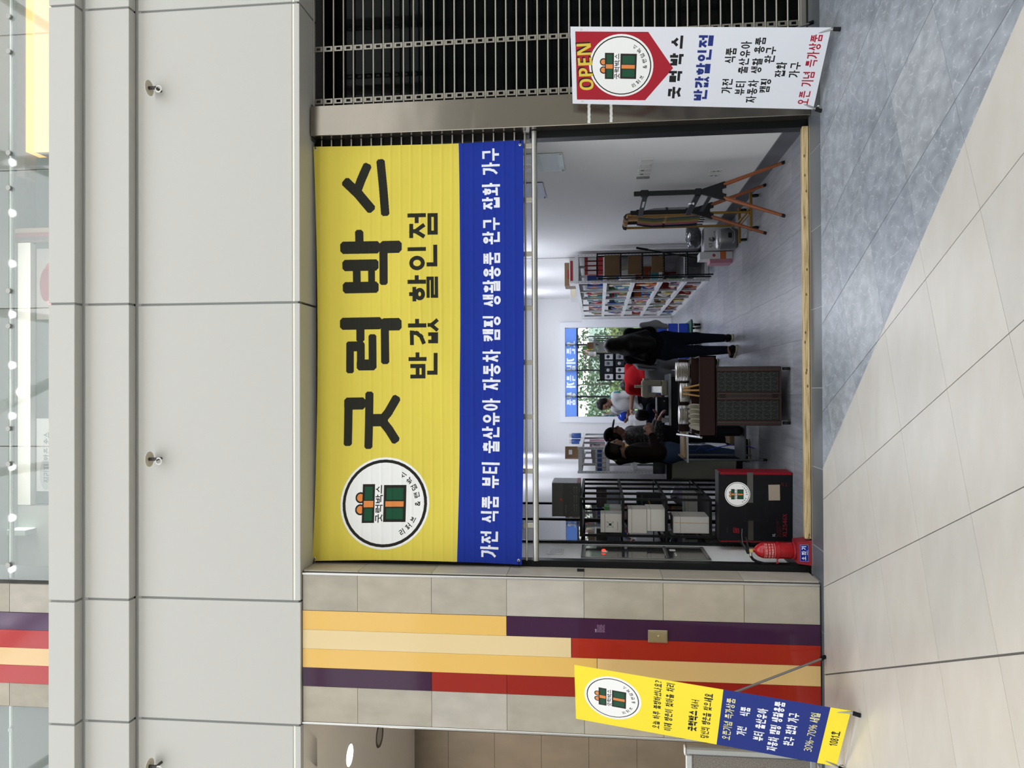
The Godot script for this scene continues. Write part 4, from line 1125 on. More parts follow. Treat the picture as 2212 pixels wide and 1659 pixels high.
func extinguisher() -> void:
	var red := M("a3121a", 0.25); var plastic := M("8f1a26", 0.45)
	var s := thing("extinguisher_stand", "red plastic floor stand with a blue plate under the fire extinguisher", "stand", V(-1.283, 0.0035, -6.262))
	var poly := PackedVector2Array([Vector2(-0.098, 0), Vector2(0.098, 0), Vector2(0.084, 0.105), Vector2(-0.084, 0.105)])
	part("body", G().extrude(poly, 0.165, tf(V(0, 0, -0.085))), plastic, s)
	part("collar", G().lathe([Vector2(0.068, 0.105), Vector2(0.072, 0.118), Vector2(0.066, 0.125), Vector2(0.0, 0.125)], 28, tf(V(0, 0, 0))), plastic, s)
	var p := Print.new(384, 192, Color("1d2a86"))
	p.rect(6, 6, 378, 10, Color("cfd3e6")); p.rect(6, 182, 378, 186, Color("cfd3e6")); p.rect(6, 6, 10, 186, Color("cfd3e6")); p.rect(374, 6, 378, 186, Color("cfd3e6"))
	p.hangul("소화기", Vector2(26, 36), Vector2(96, 100), 22, 0, 0.15, Color("f2f3f8"))
	p.fit("관리번호", 150, 262, 160, 28, 0.13, Color("cfd3e6"))
	part("plate", G().quad2(-0.066, 0.02, 0.066, 0.088, 0.081), print_mat(p, 0.35), s).set_meta("label", "blue plate with white lettering")
	var t := thing("fire_extinguisher", "red fire extinguisher with a black hose standing at the doorway's left side", "fire extinguisher", V(-1.283, 0.129, -6.262))
	part("cylinder", G().lathe([Vector2(0.0, 0.0), Vector2(0.056, 0.0), Vector2(0.063, 0.012), Vector2(0.063, 0.21), Vector2(0.060, 0.235), Vector2(0.048, 0.264), Vector2(0.03, 0.284), Vector2(0.017, 0.292), Vector2(0.015, 0.31), Vector2(0.0, 0.31)], 32), red, t)
	part("band", G().lathe([Vector2(0.0632, 0.108), Vector2(0.069, 0.11), Vector2(0.069, 0.122), Vector2(0.0632, 0.124)], 28), red, t)
	part("hose_clip", G().tube([V(-0.062, 0.116, 0.005), V(-0.088, 0.116, 0.008), V(-0.098, 0.111, 0.01), V(-0.1, 0.126, 0.01)], 0.006, 8), red, t)
	var lp := Print.new(512, 256, Color("a01820"))
	for k in 9: lp.fit(["분말 소화기", "사용 방법 안내", "안전핀을 뽑는다", "노즐을 잡는다", "손잡이를 누른다", "일반 화재 유류 화재", "전기 화재", "제조 번호", "주의 사항"][k], 20 + 160 * (k / 3), 165 + 160 * (k / 3), 50 + 70 * (k % 3), 40, 0.12, Color("d8c4bc"))
	lp.rect(8, 8, 504, 14, Color("d8c4bc")); lp.rect(8, 242, 504, 248, Color("d8c4bc"))
	part("label", G().sheet(func(u, v): return V(sin((u - 0.5) * 2.6) * 0.0636, 0.225 - v * 0.085, cos((u - 0.5) * 2.6) * 0.0636), 20, 1), print_mat(lp, 0.35), t)
	part("valve", G().tube([V(0, 0.3, 0), V(0, 0.335, 0)], 0.016, 12).tube([V(0, 0.322, 0), V(0.0, 0.322, 0.028)], 0.014, 12), M("b29a5a", 0.35, 0.8), t)
	part("gauge", G().lathe([Vector2(0.0, 0.006), Vector2(0.014, 0.006), Vector2(0.017, 0.0)], 18, Transform3D(Basis(Vector3.RIGHT, PI / 2), V(0.0, 0.322, 0.028))), M("c8b27a", 0.3, 0.7), t)
	part("handle", G().extrude(PackedVector2Array([Vector2(-0.03, 0.32), Vector2(0.02, 0.338), Vector2(0.075, 0.40), Vector2(0.082, 0.415), Vector2(0.07, 0.408), Vector2(0.0, 0.362), Vector2(-0.03, 0.35)]), 0.016, tf(V(0, 0, -0.008))), M("1f2022", 0.45), t)
	part("lever", G().extrude(PackedVector2Array([Vector2(-0.01, 0.33), Vector2(0.03, 0.335), Vector2(0.1, 0.352), Vector2(0.104, 0.362), Vector2(0.04, 0.35)]), 0.014, tf(V(0, 0, -0.007))), M("26282a", 0.45), t)
	part("pin_wire", G().tube([V(0.01, 0.36, 0.01), V(0.06, 0.385, 0.012), V(0.12, 0.39, 0.01), V(0.17, 0.386, 0.006)], 0.003, 6), M("5d5f60", 0.4, 0.5), t)
	part("hose", G().tube([V(-0.018, 0.322, 0.0), V(-0.05, 0.318, 0.0), V(-0.074, 0.302, 0.0), V(-0.092, 0.27, -0.002), V(-0.106, 0.22, -0.004), V(-0.113, 0.16, -0.006), V(-0.115, 0.11, -0.006)], 0.011, 10), M("1b1c1e", 0.5), t)
	part("hose_fitting", G().tube([V(-0.014, 0.322, 0), V(-0.045, 0.319, 0)], 0.0125, 12), M("b5b5b0", 0.3, 0.8), t)

const LAMP := 0.75
var label_seen := {}

func unique(l: String, tail: Array) -> String:
	var s := l
	var i := 0
	while label_seen.has(s) and i < tail.size():
		s = l + tail[i]; i += 1
	label_seen[s] = true
	return s

func slots(t: Node3D, x: float, z: float, y0: float, y1: float, dx: float, dz: float) -> void:   # the row of holes in a slotted angle post
	var g := G()
	var y := y0 + 0.03
	while y < y1 - 0.02:
		g.box(V(x, y, z), V(0.012 if dx == 0.0 else 0.004, 0.02, 0.012 if dz == 0.0 else 0.004))
		y += 0.05
	var o := part("slot_holes", g, M("4a4c4d", 0.7), t)
	o.set_meta("kind", "stuff")

func goods_shelf(label: String, x0: float, x1: float, z0: float, bay: float, n: int, hs: Array, top: float) -> Node3D:
	# a white boltless rack: z0 is its near end, bays run into the depth; local axes are the world's, moved to the near end
	var t := thing("goods_shelf", label, "shelf", V((x0 + x1) * 0.5, 0, z0))
	var w := (x1 - x0) * 0.5
	var m := M("cfd1d2", 0.45); var md := M("b9bbbc", 0.5)
	for k in n + 1:
		for sx in [-1.0, 1.0]:
			var z := -bay * k
			part("post", G().box(V(sx * (w - 0.002), top * 0.5, z), V(0.004, top, 0.038)).box(V(sx * (w - 0.019), top * 0.5, z + (0.019 if k == 0 else -0.019)), V(0.038, top, 0.004)), m, t)
			if k == 0: slots(t, sx * (w - 0.019), z + 0.0205, 0.05, top, 1.0, 0.0)
	for h in hs:
		for k in n:
			part("shelf_board", G().mm(V(-w + 0.004, h - 0.03, -bay * (k + 1) + 0.01), V(w - 0.004, h, -bay * k - 0.01)), md, t)
			for sx in [-1.0, 1.0]: part("beam", G().box(V(sx * (w - 0.004), h - 0.028, -bay * (k + 0.5)), V(0.012, 0.055, bay - 0.02)), m, t)
		part("end_beam", G().box(V(0, h - 0.028, -0.006), V(w * 2 - 0.05, 0.05, 0.01)), m, t)
	return t

var pal := [["red", "8d1d20"], ["white", "c4c4c2"], ["yellow", "b0942c"], ["brown", "6f563c"], ["green", "3f6a3c"], ["blue", "2a4c8c"], ["orange", "a85426"], ["pink", "c795a6"], ["grey", "8a8b8d"], ["dark", "2a2b2e"], ["teal", "3d8088"], ["cream", "cfc4a6"]]

func good(kind: String, ci: int, c2: int, s: Vector3, at: Vector3, face: Vector3, label: String, group: String) -> Node3D:
	# one thing for sale: a carton, a pouch, or a tub; «face» is the way its front looks
	var t := thing(kind, label, kind.split("_")[-1], at, atan2(face.x, face.z), group)
	var m := M(pal[ci][1], 0.5 if kind == "carton" else 0.3)
	var m2 := M(pal[c2][1], 0.5)
	if kind == "carton":
		part("body", bx(s, 0.003), m, t, V(0, s.y * 0.5, 0))
		part("front_print", bx(V(s.x * (0.8 if ci != 3 else 0.4), s.y * (0.45 if ci != 3 else 0.25), 0.002)), m2, t, V(0, s.y * 0.6, s.z * 0.5 + 0.001))
	elif kind == "snack_pouch":
		var g := G()
		for sg in [1.0, -1.0]:
			g.sheet(func(u, v): return V((u - 0.5) * s.x, v * s.y, sg * s.z * 0.5 * pow(maxf(sin(u * PI) * sin(v * PI), 0.0), 0.5) * (1.0 + 0.12 * sin(u * 11.0 + v * 7.0))), 8, 8, sg)
		part("body", g, m, t)
		part("front_print", G().sheet(func(u, v): return V((u - 0.5) * s.x * 0.6, (0.3 + v * 0.4) * s.y, s.z * 0.5 * pow(sin((0.2 + u * 0.6) * PI) * sin((0.3 + v * 0.4) * PI), 0.5) * 1.12 + 0.003), 6, 5), m2, t)
	else:
		var r := minf(s.x, s.z) * 0.5
		part("body", G().lathe([Vector2(0, 0), Vector2(r * 0.9, 0), Vector2(r, s.y * 0.06), Vector2(r, s.y * 0.75), Vector2(r * 0.8, s.y * 0.82), Vector2(0, s.y * 0.82)], 14), m, t)
		part("lid", G().lathe([Vector2(r * 0.7, s.y * 0.82), Vector2(r * 0.72, s.y), Vector2(0, s.y)], 14), m2, t)
	return t

func fill(side: float, x: float, z0: float, bay: float, n: int, hs: Array, where: String, group: String, per: int, depth: float, top: float) -> void:
	# stocks a rack seen from the aisle: rows of goods with their fronts to the aisle («side» is the x way they look)
	var lv := ["top", "second", "third", "fourth", "fifth", "lowest"]
	var bn := ["nearest", "second", "third", "fourth", "farthest"]
	for li in hs.size():
		var hmax: float = ((top if li == 0 else hs[li - 1]) - hs[li]) - 0.075
		for k in n:
			var slot := bay / per
			for q in per:
				if rng.randf() < 0.06: continue
				var kind: String = ["carton", "snack_pouch", "snack_pouch", "carton", "tub"][rng.randi() % 5]
				var ci := rng.randi() % pal.size(); var c2 := (ci + 1 + rng.randi() % (pal.size() - 1)) % pal.size()
				var s := V(slot * (0.72 + 0.22 * rng.randf()), hmax * (0.45 + 0.5 * rng.randf()), depth * (0.5 + 0.4 * rng.randf()))
				if kind == "tub": s.y *= 0.8; s.x = minf(s.x, s.z); s.z = s.x
				if kind == "snack_pouch": s.z = 0.07
				var at := V(x - side * (s.z * 0.5 + 0.03 + 0.02 * rng.randf()), hs[li] + 0.001, z0 - bay * k - slot * (q + 0.5))
				var nm: String = {"carton": "carton", "snack_pouch": "packet", "tub": "tub"}[kind]
				var l := unique("%s and %s %s, %s level, %s bay, %s" % [pal[ci][0], pal[c2][0], nm, lv[li], bn[k], where], [" (nearer)", " (farther)"])
				good(kind, ci, c2, s, at, V(side, 0, 0), l, group)

func easel() -> void:
	var t := thing("easel_stand", "black television easel stand on four brown wooden legs near the right wall", "stand", V(1.765, 0, -7.33))
	var blk := M("0d0e11", 0.45, 0.0, 0.35); var wood := M("7d4321", 0.4)
	for z in [0.373, -0.378]:
		part("post", G().box(V(0, 0.93, z), V(0.042, 0.78, 0.03), Basis(), 0.005), blk, t)
		var yk := PackedVector2Array([Vector2(-0.022, 0.72), Vector2(0.022, 0.72), Vector2(0.05, 0.63), Vector2(0.085, 0.52), Vector2(0.03, 0.505), Vector2(0.022, 0.535), Vector2(0.0, 0.555), Vector2(-0.022, 0.535), Vector2(-0.03, 0.505), Vector2(-0.085, 0.52), Vector2(-0.05, 0.63)])
		part("yoke", G().extrude(yk, 0.032, tf(V(0, 0, z - 0.016))), blk, t)
		for sx in [-1.0, 1.0]:
			part("leg", G().tube([V(sx * 0.058, 0.53, z), V(sx * 0.234, 0.016, z)], [0.019, 0.014], 10), wood, t)
			part("foot", G().tube([V(sx * 0.229, 0.03, z), V(sx * 0.239, 0.0, z)], 0.0155, 10), blk, t)
		part("clamp", G().box(V(0, 1.225, z), V(0.058, 0.07, 0.045), Basis(), 0.004), blk, t)
		part("clamp", G().box(V(0, 0.75, z), V(0.058, 0.055, 0.045), Basis(), 0.004), blk, t)
	part("top_bar", G().box(V(-0.025, 1.22, 0), V(0.012, 0.045, 0.75)), blk, t)
	part("tray_bar", G().box(V(-0.03, 0.755, 0), V(0.016, 0.05, 0.75)).box(V(-0.03, 0.64, 0.05), V(0.014, 0.03, 0.6)), blk, t)
	part("scale_sticker", G().box(V(-0.034, 1.22, 0.1), V(0.002, 0.02, 0.22)), M("c9cdd0", 0.5), t)
	part("wing_screw", G().ball(V(-0.06, 0.80, 0.2), V(0.012, 0.02, 0.012), Basis(), 8, 6).ball(V(-0.06, 0.77, 0.2), V(0.014, 0.012, 0.008), Basis(), 8, 6), M("c9cdcf", 0.2, 0.6), t)

func umbrella_rack() -> void:
	var t := thing("umbrella_rack", "gold wheeled rack hung with umbrellas behind the easel stand", "rack", V(1.825, 0, -8.39))
	var gold := M("8a6a2c", 0.35, 0.6); var blk := M("18191a", 0.5)
	for z in [0.32, -0.32]:
		part("base_bar", G().box(V(0, 0.075, z), V(0.40, 0.028, 0.028), Basis(), 0.003), gold, t)
		part("pole", G().tube([V(0, 0.08, z), V(0, 1.33, z)], 0.0135, 10), gold, t)
		for sx in [-1.0, 1.0]:
			part("caster", G().tube([V(sx * 0.165 - 0.012, 0.03, z), V(sx * 0.165 + 0.012, 0.03, z)], 0.03, 14).box(V(sx * 0.165, 0.05, z), V(0.012, 0.03, 0.03)), blk, t)
	part("side_bar", G().box(V(0.02, 0.09, 0), V(0.024, 0.024, 0.64)).box(V(-0.02, 0.09, 0), V(0.02, 0.02, 0.64)), gold, t)
	part("hang_bar", G().tube([V(0, 1.33, 0.33), V(0, 1.33, -0.33)], 0.011, 8), gold, t)
	var u := [["grey clear", "7d8084", "2e2e30", 0.27, 0.98, 0.09, 0.036], ["orange-trimmed", "8d6a3e", "a0784a", 0.18, 0.95, 0.0, 0.038], ["teal", "2f4a4c", "8a5f38", 0.09, 0.86, 0.0, 0.04], ["olive green", "5d5c2c", "a0784a", 0.0, 0.8, -0.01, 0.04], ["mustard yellow", "8d7a38", "c79a6a", -0.09, 0.82, -0.015, 0.038], ["pink checked", "9a5566", "2b2424", -0.18, 0.86, -0.03, 0.036], ["dark navy", "232c3a", "1c1c1e", -0.27, 0.93, -0.05, 0.04]]
	for k in u.size():
		var q = u[k]
		var o := thing("umbrella", "closed %s umbrella hanging from the gold rack" % q[0], "umbrella", V(1.857, 0.548, -8.39 + q[3] * 0.9), 0.0, "umbrellas on the gold rack")
		var tilt: float = q[5]
		part("canopy", G().tube([V(tilt * 0.5, 0.0, 0), V(tilt * 0.4, 0.1, 0), V(tilt * 0.2, 0.5, 0), V(0, 0.66, 0)], [0.012, q[6] * 0.6, q[6], 0.02], 9), M(q[1], 0.6), o)
		part("tip", G().tube([V(tilt * 0.55, -0.06, 0), V(tilt * 0.5, 0.01, 0)], 0.006, 6), M("202122", 0.4), o)
		part("strap", G().tube([V(tilt * 0.3, 0.36, 0), V(tilt * 0.27, 0.385, 0)], q[6] * 0.95, 9, false), M(q[2], 0.6), o)
		part("handle", G().tube([V(0, 0.66, 0), V(0, 0.76, 0), V(-0.008, 0.795, 0), V(-0.03, 0.815, 0), V(-0.056, 0.805, 0), V(-0.064, 0.775, 0)], 0.0095, 8), M(q[2], 0.4), o)

func right_clutter() -> void:
	var c := thing("rice_cooker", "round silver-grey rice cooker with a wire handle on the floor by the right wall", "rice cooker", V(1.785, 0.0, -9.29))
	part("pot", G().lathe([Vector2(0.0, 0.0), Vector2(0.105, 0.0), Vector2(0.122, 0.02), Vector2(0.127, 0.08), Vector2(0.126, 0.19), Vector2(0.122, 0.2)], 30), M("6d7074", 0.35, 0.3), c)
	part("lid", G().lathe([Vector2(0.123, 0.2), Vector2(0.124, 0.222), Vector2(0.1, 0.245), Vector2(0.04, 0.255), Vector2(0.0, 0.257)], 30), M("a3a5a6", 0.3, 0.4), c)
	part("lid_knob", G().lathe([Vector2(0.0, 0.29), Vector2(0.026, 0.288), Vector2(0.03, 0.275), Vector2(0.014, 0.255)], 16), M("35383b", 0.4), c)
	part("handle", G().tube([V(0.127, 0.14, 0.0), V(0.13, 0.1, 0.06), V(0.06, 0.05, 0.13), V(-0.05, 0.05, 0.13), V(-0.127, 0.12, 0.02)], 0.004, 6), M("b9b9b6", 0.3, 0.6), c)
	part("control", bx(V(0.06, 0.04, 0.012), 0.003), M("202225", 0.4), c, V(0.02, 0.1, 0.124))
	var w := thing("white_carton", "white carton with handwriting standing behind the rice cooker", "carton", V(1.85, 0, -9.72))
	part("body", bx(V(0.29, 0.34, 0.26), 0.003), M("b6b7ba", 0.6), w, V(0, 0.17, 0))
	var p := Print.new(256, 256, Color("c3c4c7"))
	p.fit("식기 세트", 30, 150, 60, 44, 0.1, Color("2c2c2e")); p.fit("상자", 150, 220, 110, 46, 0.1, Color("2c2c2e")); p.disc(Vector2(60, 210), 22, 22, Color("a8222c")); p.poly([Vector2(180, 190), Vector2(210, 235), Vector2(150, 235)], Color("a8222c"))
	part("front_print", G().quad2(-0.14, 0.01, 0.14, 0.335, 0.1315), print_mat(p), w)
	var o := thing("orange_taped_carton", "white and pink carton with an orange tape standing by the plastic bag", "carton", V(1.630, 0, -9.73), 0.0)
	part("body", bx(V(0.09, 0.39, 0.24), 0.003), M("c6c7ca", 0.55), o, V(0.02, 0.195, 0))
	part("pink_side", bx(V(0.05, 0.27, 0.238), 0.003), M("a8707f", 0.55), o, V(-0.05, 0.135, 0))
	part("tape", bx(V(0.094, 0.07, 0.244)), M("b8622c", 0.4), o, V(0.02, 0.11, 0))
	part("print", G().lathe([Vector2(0.02, 0.0), Vector2(0.0, 0.002)], 14, Transform3D(Basis(Vector3.RIGHT, PI / 2), V(0.02, 0.22, 0.1215))), M("a8323c", 0.5), o)
	var b := thing("plastic_bag", "crumpled dark clear plastic bag heaped on the white carton", "bag", V(1.905, 0.347, -9.74))
	var f := Field.new(V(-0.26, -0.02, -0.2), V(0.24, 0.26, 0.22), 0.014, 70.0)
	var r2 := RandomNumberGenerator.new(); r2.seed = 5
	f.ell(V(0, 0.07, 0), V(0.13, 0.06, 0.11))
	for k in 26: f.ell(V(r2.randf_range(-0.10, 0.10), r2.randf_range(0.075, 0.15), r2.randf_range(-0.08, 0.08)), V(0.06, 0.015, 0.03), Basis.from_euler(V(r2.randf() * 3, r2.randf() * 3, r2.randf() * 3)))
	part("bag", f.into(G()), M("43464c", 0.12), b)
	# thin black frame rack with folded cardboard in front of the shelf's end
	var t := thing("wire_rack", "narrow black metal rack holding folded cardboard before the long white shelf", "rack", V(1.81, 0, -11.27))
	var blk := M("1b1d1f", 0.45)
	for sx in [-0.165, 0.165]:
		for sz in [0.11, -0.11]: part("post", G().box(V(sx, 0.83, sz), V(0.018, 1.66, 0.018)), blk, t)
	for y in [1.65, 1.31, 1.0, 0.69, 0.36]:
		for sz in [0.11, -0.11]: part("tier_bar", bx(V(0.33, 0.018, 0.016)), blk, t, V(0, y, sz))
		for sx in [0.165, -0.165]: part("tier_bar", bx(V(0.016, 0.016, 0.22)), blk, t, V(sx, y, 0))
		var g := G()
		for q in 9: g.tube([V(-0.15 + 0.0375 * q, y + 0.004, 0.11), V(-0.15 + 0.0375 * q, y + 0.004, -0.11)], 0.0025, 5)
		part("tier_wires", g, M("6c6e70", 0.4, 0.4), t).set_meta("kind", "stuff")
	var ys := [1.325, 1.015, 0.705]
	for k in 3:
		var cb := thing("folded_cardboard", ["brown cardboard folded on the upper tier of the black rack", "brown cardboard folded on the middle tier of the black rack", "torn brown cardboard folded on the lower tier of the black rack"][k], "cardboard", V(1.81, ys[k], -11.27), 0.0, "cardboard on the black rack")
		for q in 4 - k: part("sheet", bx(V(0.29 - 0.03 * k, 0.22 - 0.03 * k, 0.012), 0.002), M(["6f5638", "7b6140", "846a48", "665033"][q], 0.8), cb, V(0.01 * (q % 2), 0.11 - 0.015 * k, 0.08 - 0.04 * q))
	var st := thing("mop_stick", "black stick leaning on the right wall beside the black rack", "stick", V(1.95, 0, -11.12))
	part("shaft", G().tube([V(-0.12, 0.01, 0.0), V(0.09, 1.08, 0.0)], 0.011, 8), blk, st)
	part("grip", G().tube([V(0.06, 0.92, 0), V(0.092, 1.09, 0)], 0.016, 10), M("101112", 0.6), st)

func wall_fittings() -> void:
	var zs := [-7.02, -7.17, -7.33, -7.46, -7.60]
	var nm := ["white blank switch plate, nearest of the row on the right wall", "white switch plate with a wide rocker, second of the row on the right wall", "white switch plate with one dark button, middle of the row on the right wall", "white switch plate with a dark slot, fourth of the row on the right wall", "grey metal plate with a knob, farthest of the row on the right wall"]
	for k in 5:
		var t := thing("switch_plate", nm[k], "switch", V(2.09, 1.2, zs[k]))
		part("plate", bx(V(0.008, 0.115 if k < 4 else 0.13, 0.075 if k < 4 else 0.06), 0.002), M("c4c4c1" if k < 4 else "77787a", 0.4), t, V(-0.004, 0, 0))
		if k == 1: part("rocker", bx(V(0.004, 0.07, 0.05), 0.001), M("d2d2cf", 0.35), t, V(-0.009, 0, 0))
		if k in [2, 3]: part("button", bx(V(0.004, 0.03, 0.028), 0.001), M("5d5f61", 0.4), t, V(-0.009, 0.02, 0))
		if k == 4: part("knob", G().ball(V(-0.01, -0.01, 0), V(0.008, 0.01, 0.01), Basis(), 10, 6), M("b9b9b6", 0.3, 0.6), t)
	for k in 2:
		var t := thing("wall_socket", ["white wall socket low on the right wall, the nearer of two", "white wall socket low on the right wall, the farther of two"][k], "socket", V(2.09, 0.52, [-7.45, -7.6][k]))
		part("plate", bx(V(0.008, 0.115, 0.075), 0.002), M("c2c2bf", 0.4), t, V(-0.004, 0, 0))
		part("hole", bx(V(0.003, 0.02, 0.016), 0.001), M("3a3c3e", 0.4), t, V(-0.0085, 0.018, 0))
		part("hole", bx(V(0.003, 0.02, 0.016), 0.001), M("3a3c3e", 0.4), t, V(-0.0085, -0.022, 0))
	var p := Print.new(256, 512, Color("aebcbf"))
	p.rect(0, 0, 256, 330, Color("b7bcc6")); p.rect(0, 330, 256, 370, Color("93a7a3"))
	p.ring(Vector2(80, 240), 44, 60, 14, Color("d8d4dc")); p.disc(Vector2(80, 240), 32, 44, Color("8f8878")); p.ring(Vector2(170, 190), 46, 50, 10, Color("d3d0da")); p.ring(Vector2(215, 280), 30, 40, 8, Color("a9a8ad"))
	var gp := thing("glass_poster", "pale glass poster with food pictures on the right wall under the transom", "poster", V(2.085, 1.95, -6.98))
	part("plate", bx(V(0.008, 0.62, 0.54), 0.002), M("a9bab7", 0.15), gp, V(0, 0.31, 0))
	var mp := print_mat(p, 0.2)
	part("print", G().box(V(-0.0045, 0.33, 0), V(0.001, 0.56, 0.5)), mp, gp)
	for sz in [-0.25, 0.25]: part("standoff", G().tube([V(-0.004, 0.02, sz), V(-0.016, 0.02, sz)], 0.008, 10), M("c9c9c4", 0.2, 0.8), gp)
	var bp := thing("blue_poster", "blue glass plate on the right wall beyond the pale glass poster", "poster", V(2.085, 2.19, -7.95))
	part("plate", bx(V(0.008, 0.5, 0.62), 0.002), M("5d6c96", 0.2), bp, V(0, 0.25, 0))
	part("standoff", G().tube([V(-0.004, 0.02, -0.28), V(-0.016, 0.02, -0.28)], 0.008, 10), M("c9c9c4", 0.2, 0.8), bp)
	# left wall: hydrant cabinet and a small hatch
	var hc := thing("hydrant_cabinet", "flush steel wall cabinet with a red lamp on the left wall inside the door", "cabinet", V(-1.4, 0.75, -6.62))
	var fr := M("9a9b98", 0.25, 0.8)
	part("frame", G().box(V(0.006, 0.52, 0.24), V(0.012, 1.06, 0.03)).box(V(0.006, 0.52, -0.24), V(0.012, 1.06, 0.03)).box(V(0.006, 1.035, 0), V(0.012, 0.03, 0.48)).box(V(0.006, 0.005, 0), V(0.012, 0.03, 0.48)).box(V(0.006, 0.33, 0), V(0.012, 0.02, 0.48)), fr, hc)
	part("upper_door", bx(V(0.01, 0.67, 0.45), 0.002), M("6f7070", 0.08, 0.85), hc, V(0.004, 0.68, 0))
	part("lower_door", bx(V(0.01, 0.3, 0.45), 0.002), M("5d5e5e", 0.12, 0.8), hc, V(0.004, 0.17, 0))
	part("lamp", G().ball(V(0.02, 0.86, 0.02), V(0.014, 0.018, 0.018), Basis(), 12, 8), glow("ff3020", 0.9), hc)
	part("lamp_base", bx(V(0.012, 0.05, 0.05), 0.003), M("b9b9b6", 0.3, 0.5), hc, V(0.012, 0.85, 0.02))
	part("pull", bx(V(0.012, 0.02, 0.09), 0.003), M("c9c9c4", 0.2, 0.7), hc, V(0.012, 0.26, 0.08))
	part("label_plate", bx(V(0.003, 0.05, 0.05)), M("c9cac9", 0.4), hc, V(0.0105, 0.27, -0.1))
	var ht := thing("wall_hatch", "small white framed hatch high on the left wall inside the door", "hatch", V(-1.4, 2.02, -6.6))
	part("frame", bx(V(0.01, 0.13, 0.2), 0.003), M("bfc0c2", 0.45), ht, V(0.005, 0, 0))
	part("lid", bx(V(0.006, 0.1, 0.16), 0.002), M("b2b3b6", 0.45), ht, V(0.012, 0, 0))

func monitor_box() -> void:
	var t := thing("monitor_carton", "big black carton with red sides and a round gift-box sticker by the doorway", "carton", V(-1.014, 0, -6.86), -0.04)
	part("body", bx(V(0.6, 0.62, 0.2), 0.004), M("0c0d10", 0.5, 0.0, 0.35), t, V(0, 0.31, 0))
	for sx in [-1.0, 1.0]: part("red_side", bx(V(0.004, 0.6, 0.2), 0.001), M("7d1420", 0.5), t, V(sx * 0.3015, 0.31, 0))
	part("red_edge", bx(V(0.018, 0.6, 0.003)), M("7d1420", 0.5), t, V(0.292, 0.31, 0.1005))
	part("red_edge", bx(V(0.008, 0.6, 0.003)), M("7d1420", 0.5), t, V(-0.297, 0.31, 0.1005))
	var p := Print.new(1024, 1058, Color("0c0d11"))
	var rd := Color("7a1520")
	p.line([Vector2(90, 255), Vector2(90, 225), Vector2(190, 225), Vector2(190, 255)], 0.1, rd)
	# red double-hook mark at the lower left of the upper half
	for k in 2:
		p.line([Vector2(118 + 34 * k, 206), Vector2(118 + 34 * k, 244)], 0.1, rd)
	p.line([Vector2(190, 208), Vector2(120, 208), Vector2(120, 245), Vector2(178, 245), Vector2(178, 278), Vector2(112, 278)], 15, rd)
	p.line([Vector2(190, 232), Vector2(146, 232)], 11, rd); p.line([Vector2(152, 256), Vector2(112, 256)], 11, rd)
	p.latin("BENQ", 116, 200, 106, 128, Color("3a3c42"), false)
	p.latin("XL", 60, 112, 772, 812, Color("b9bac0"), false)
	p.latin("MONITOR FOR", 64, 300, 832, 862, Color("5d141c"), false); p.latin("ESPORTS", 64, 220, 872, 902, Color("5d141c"), false)
	p.latin("XL2546X", 60, 420, 920, 982, Color("82202a"), false)
	p.latin("27", 858, 910, 900, 930, rd, false); p.latin("inch", 850, 900, 960, 980, rd, false)
	for q in [[300, 350, 760, 700], [330, 380, 730, 670]]: p.line([Vector2(q[0], q[1]), Vector2(q[2], q[1]), Vector2(q[2], q[3]), Vector2(q[0], q[3]), Vector2(q[0], q[1])], 3, Color("22242a"))
	p.line([Vector2(430, 700), Vector2(430, 770), Vector2(660, 770), Vector2(660, 700)], 3, Color("22242a"))
	part("front_print", G().quad2(-0.285, 0.005, 0.28, 0.612, 0.1015), print_mat(p, 0.45), t)
	var e := Print.new(512, 512, Color("15161a"))
	emblem(e, 256, 256, 250)
	var disc := G()
	var c := disc.vert(V(0, 0, 0.003), V(0, 0, 1), Vector2(0.5, 0.5))
	for k in 49: disc.vert(V(cos(TAU * k / 48) * 0.107, sin(TAU * k / 48) * 0.107, 0.003), V(0, 0, 1), Vector2(0.5 + cos(TAU * k / 48) * 0.49, 0.5 - sin(TAU * k / 48) * 0.49))
	for k in 48: disc.tri(c, c + 1 + k, c + 2 + k)
	part("round_sticker", disc, print_mat(e, 0.5), t, V(0.112, 0.462, 0.1005)).set_meta("label", "round white sticker with a green gift box")
	part("tape", G().box(V(0.17, 0.356, 0.1025), V(0.26, 0.05, 0.001)), M("45443f", 0.15), t)
	part("tape", G().box(V(-0.2, 0.35, 0.1025), V(0.17, 0.045, 0.001)), M("3a3935", 0.15), t)
	part("patch", G().box(V(0.13, 0.155, 0.1025), V(0.135, 0.095, 0.002), Basis(Vector3.BACK, 0.02), 0.0008), M("9a8d7c", 0.7), t)

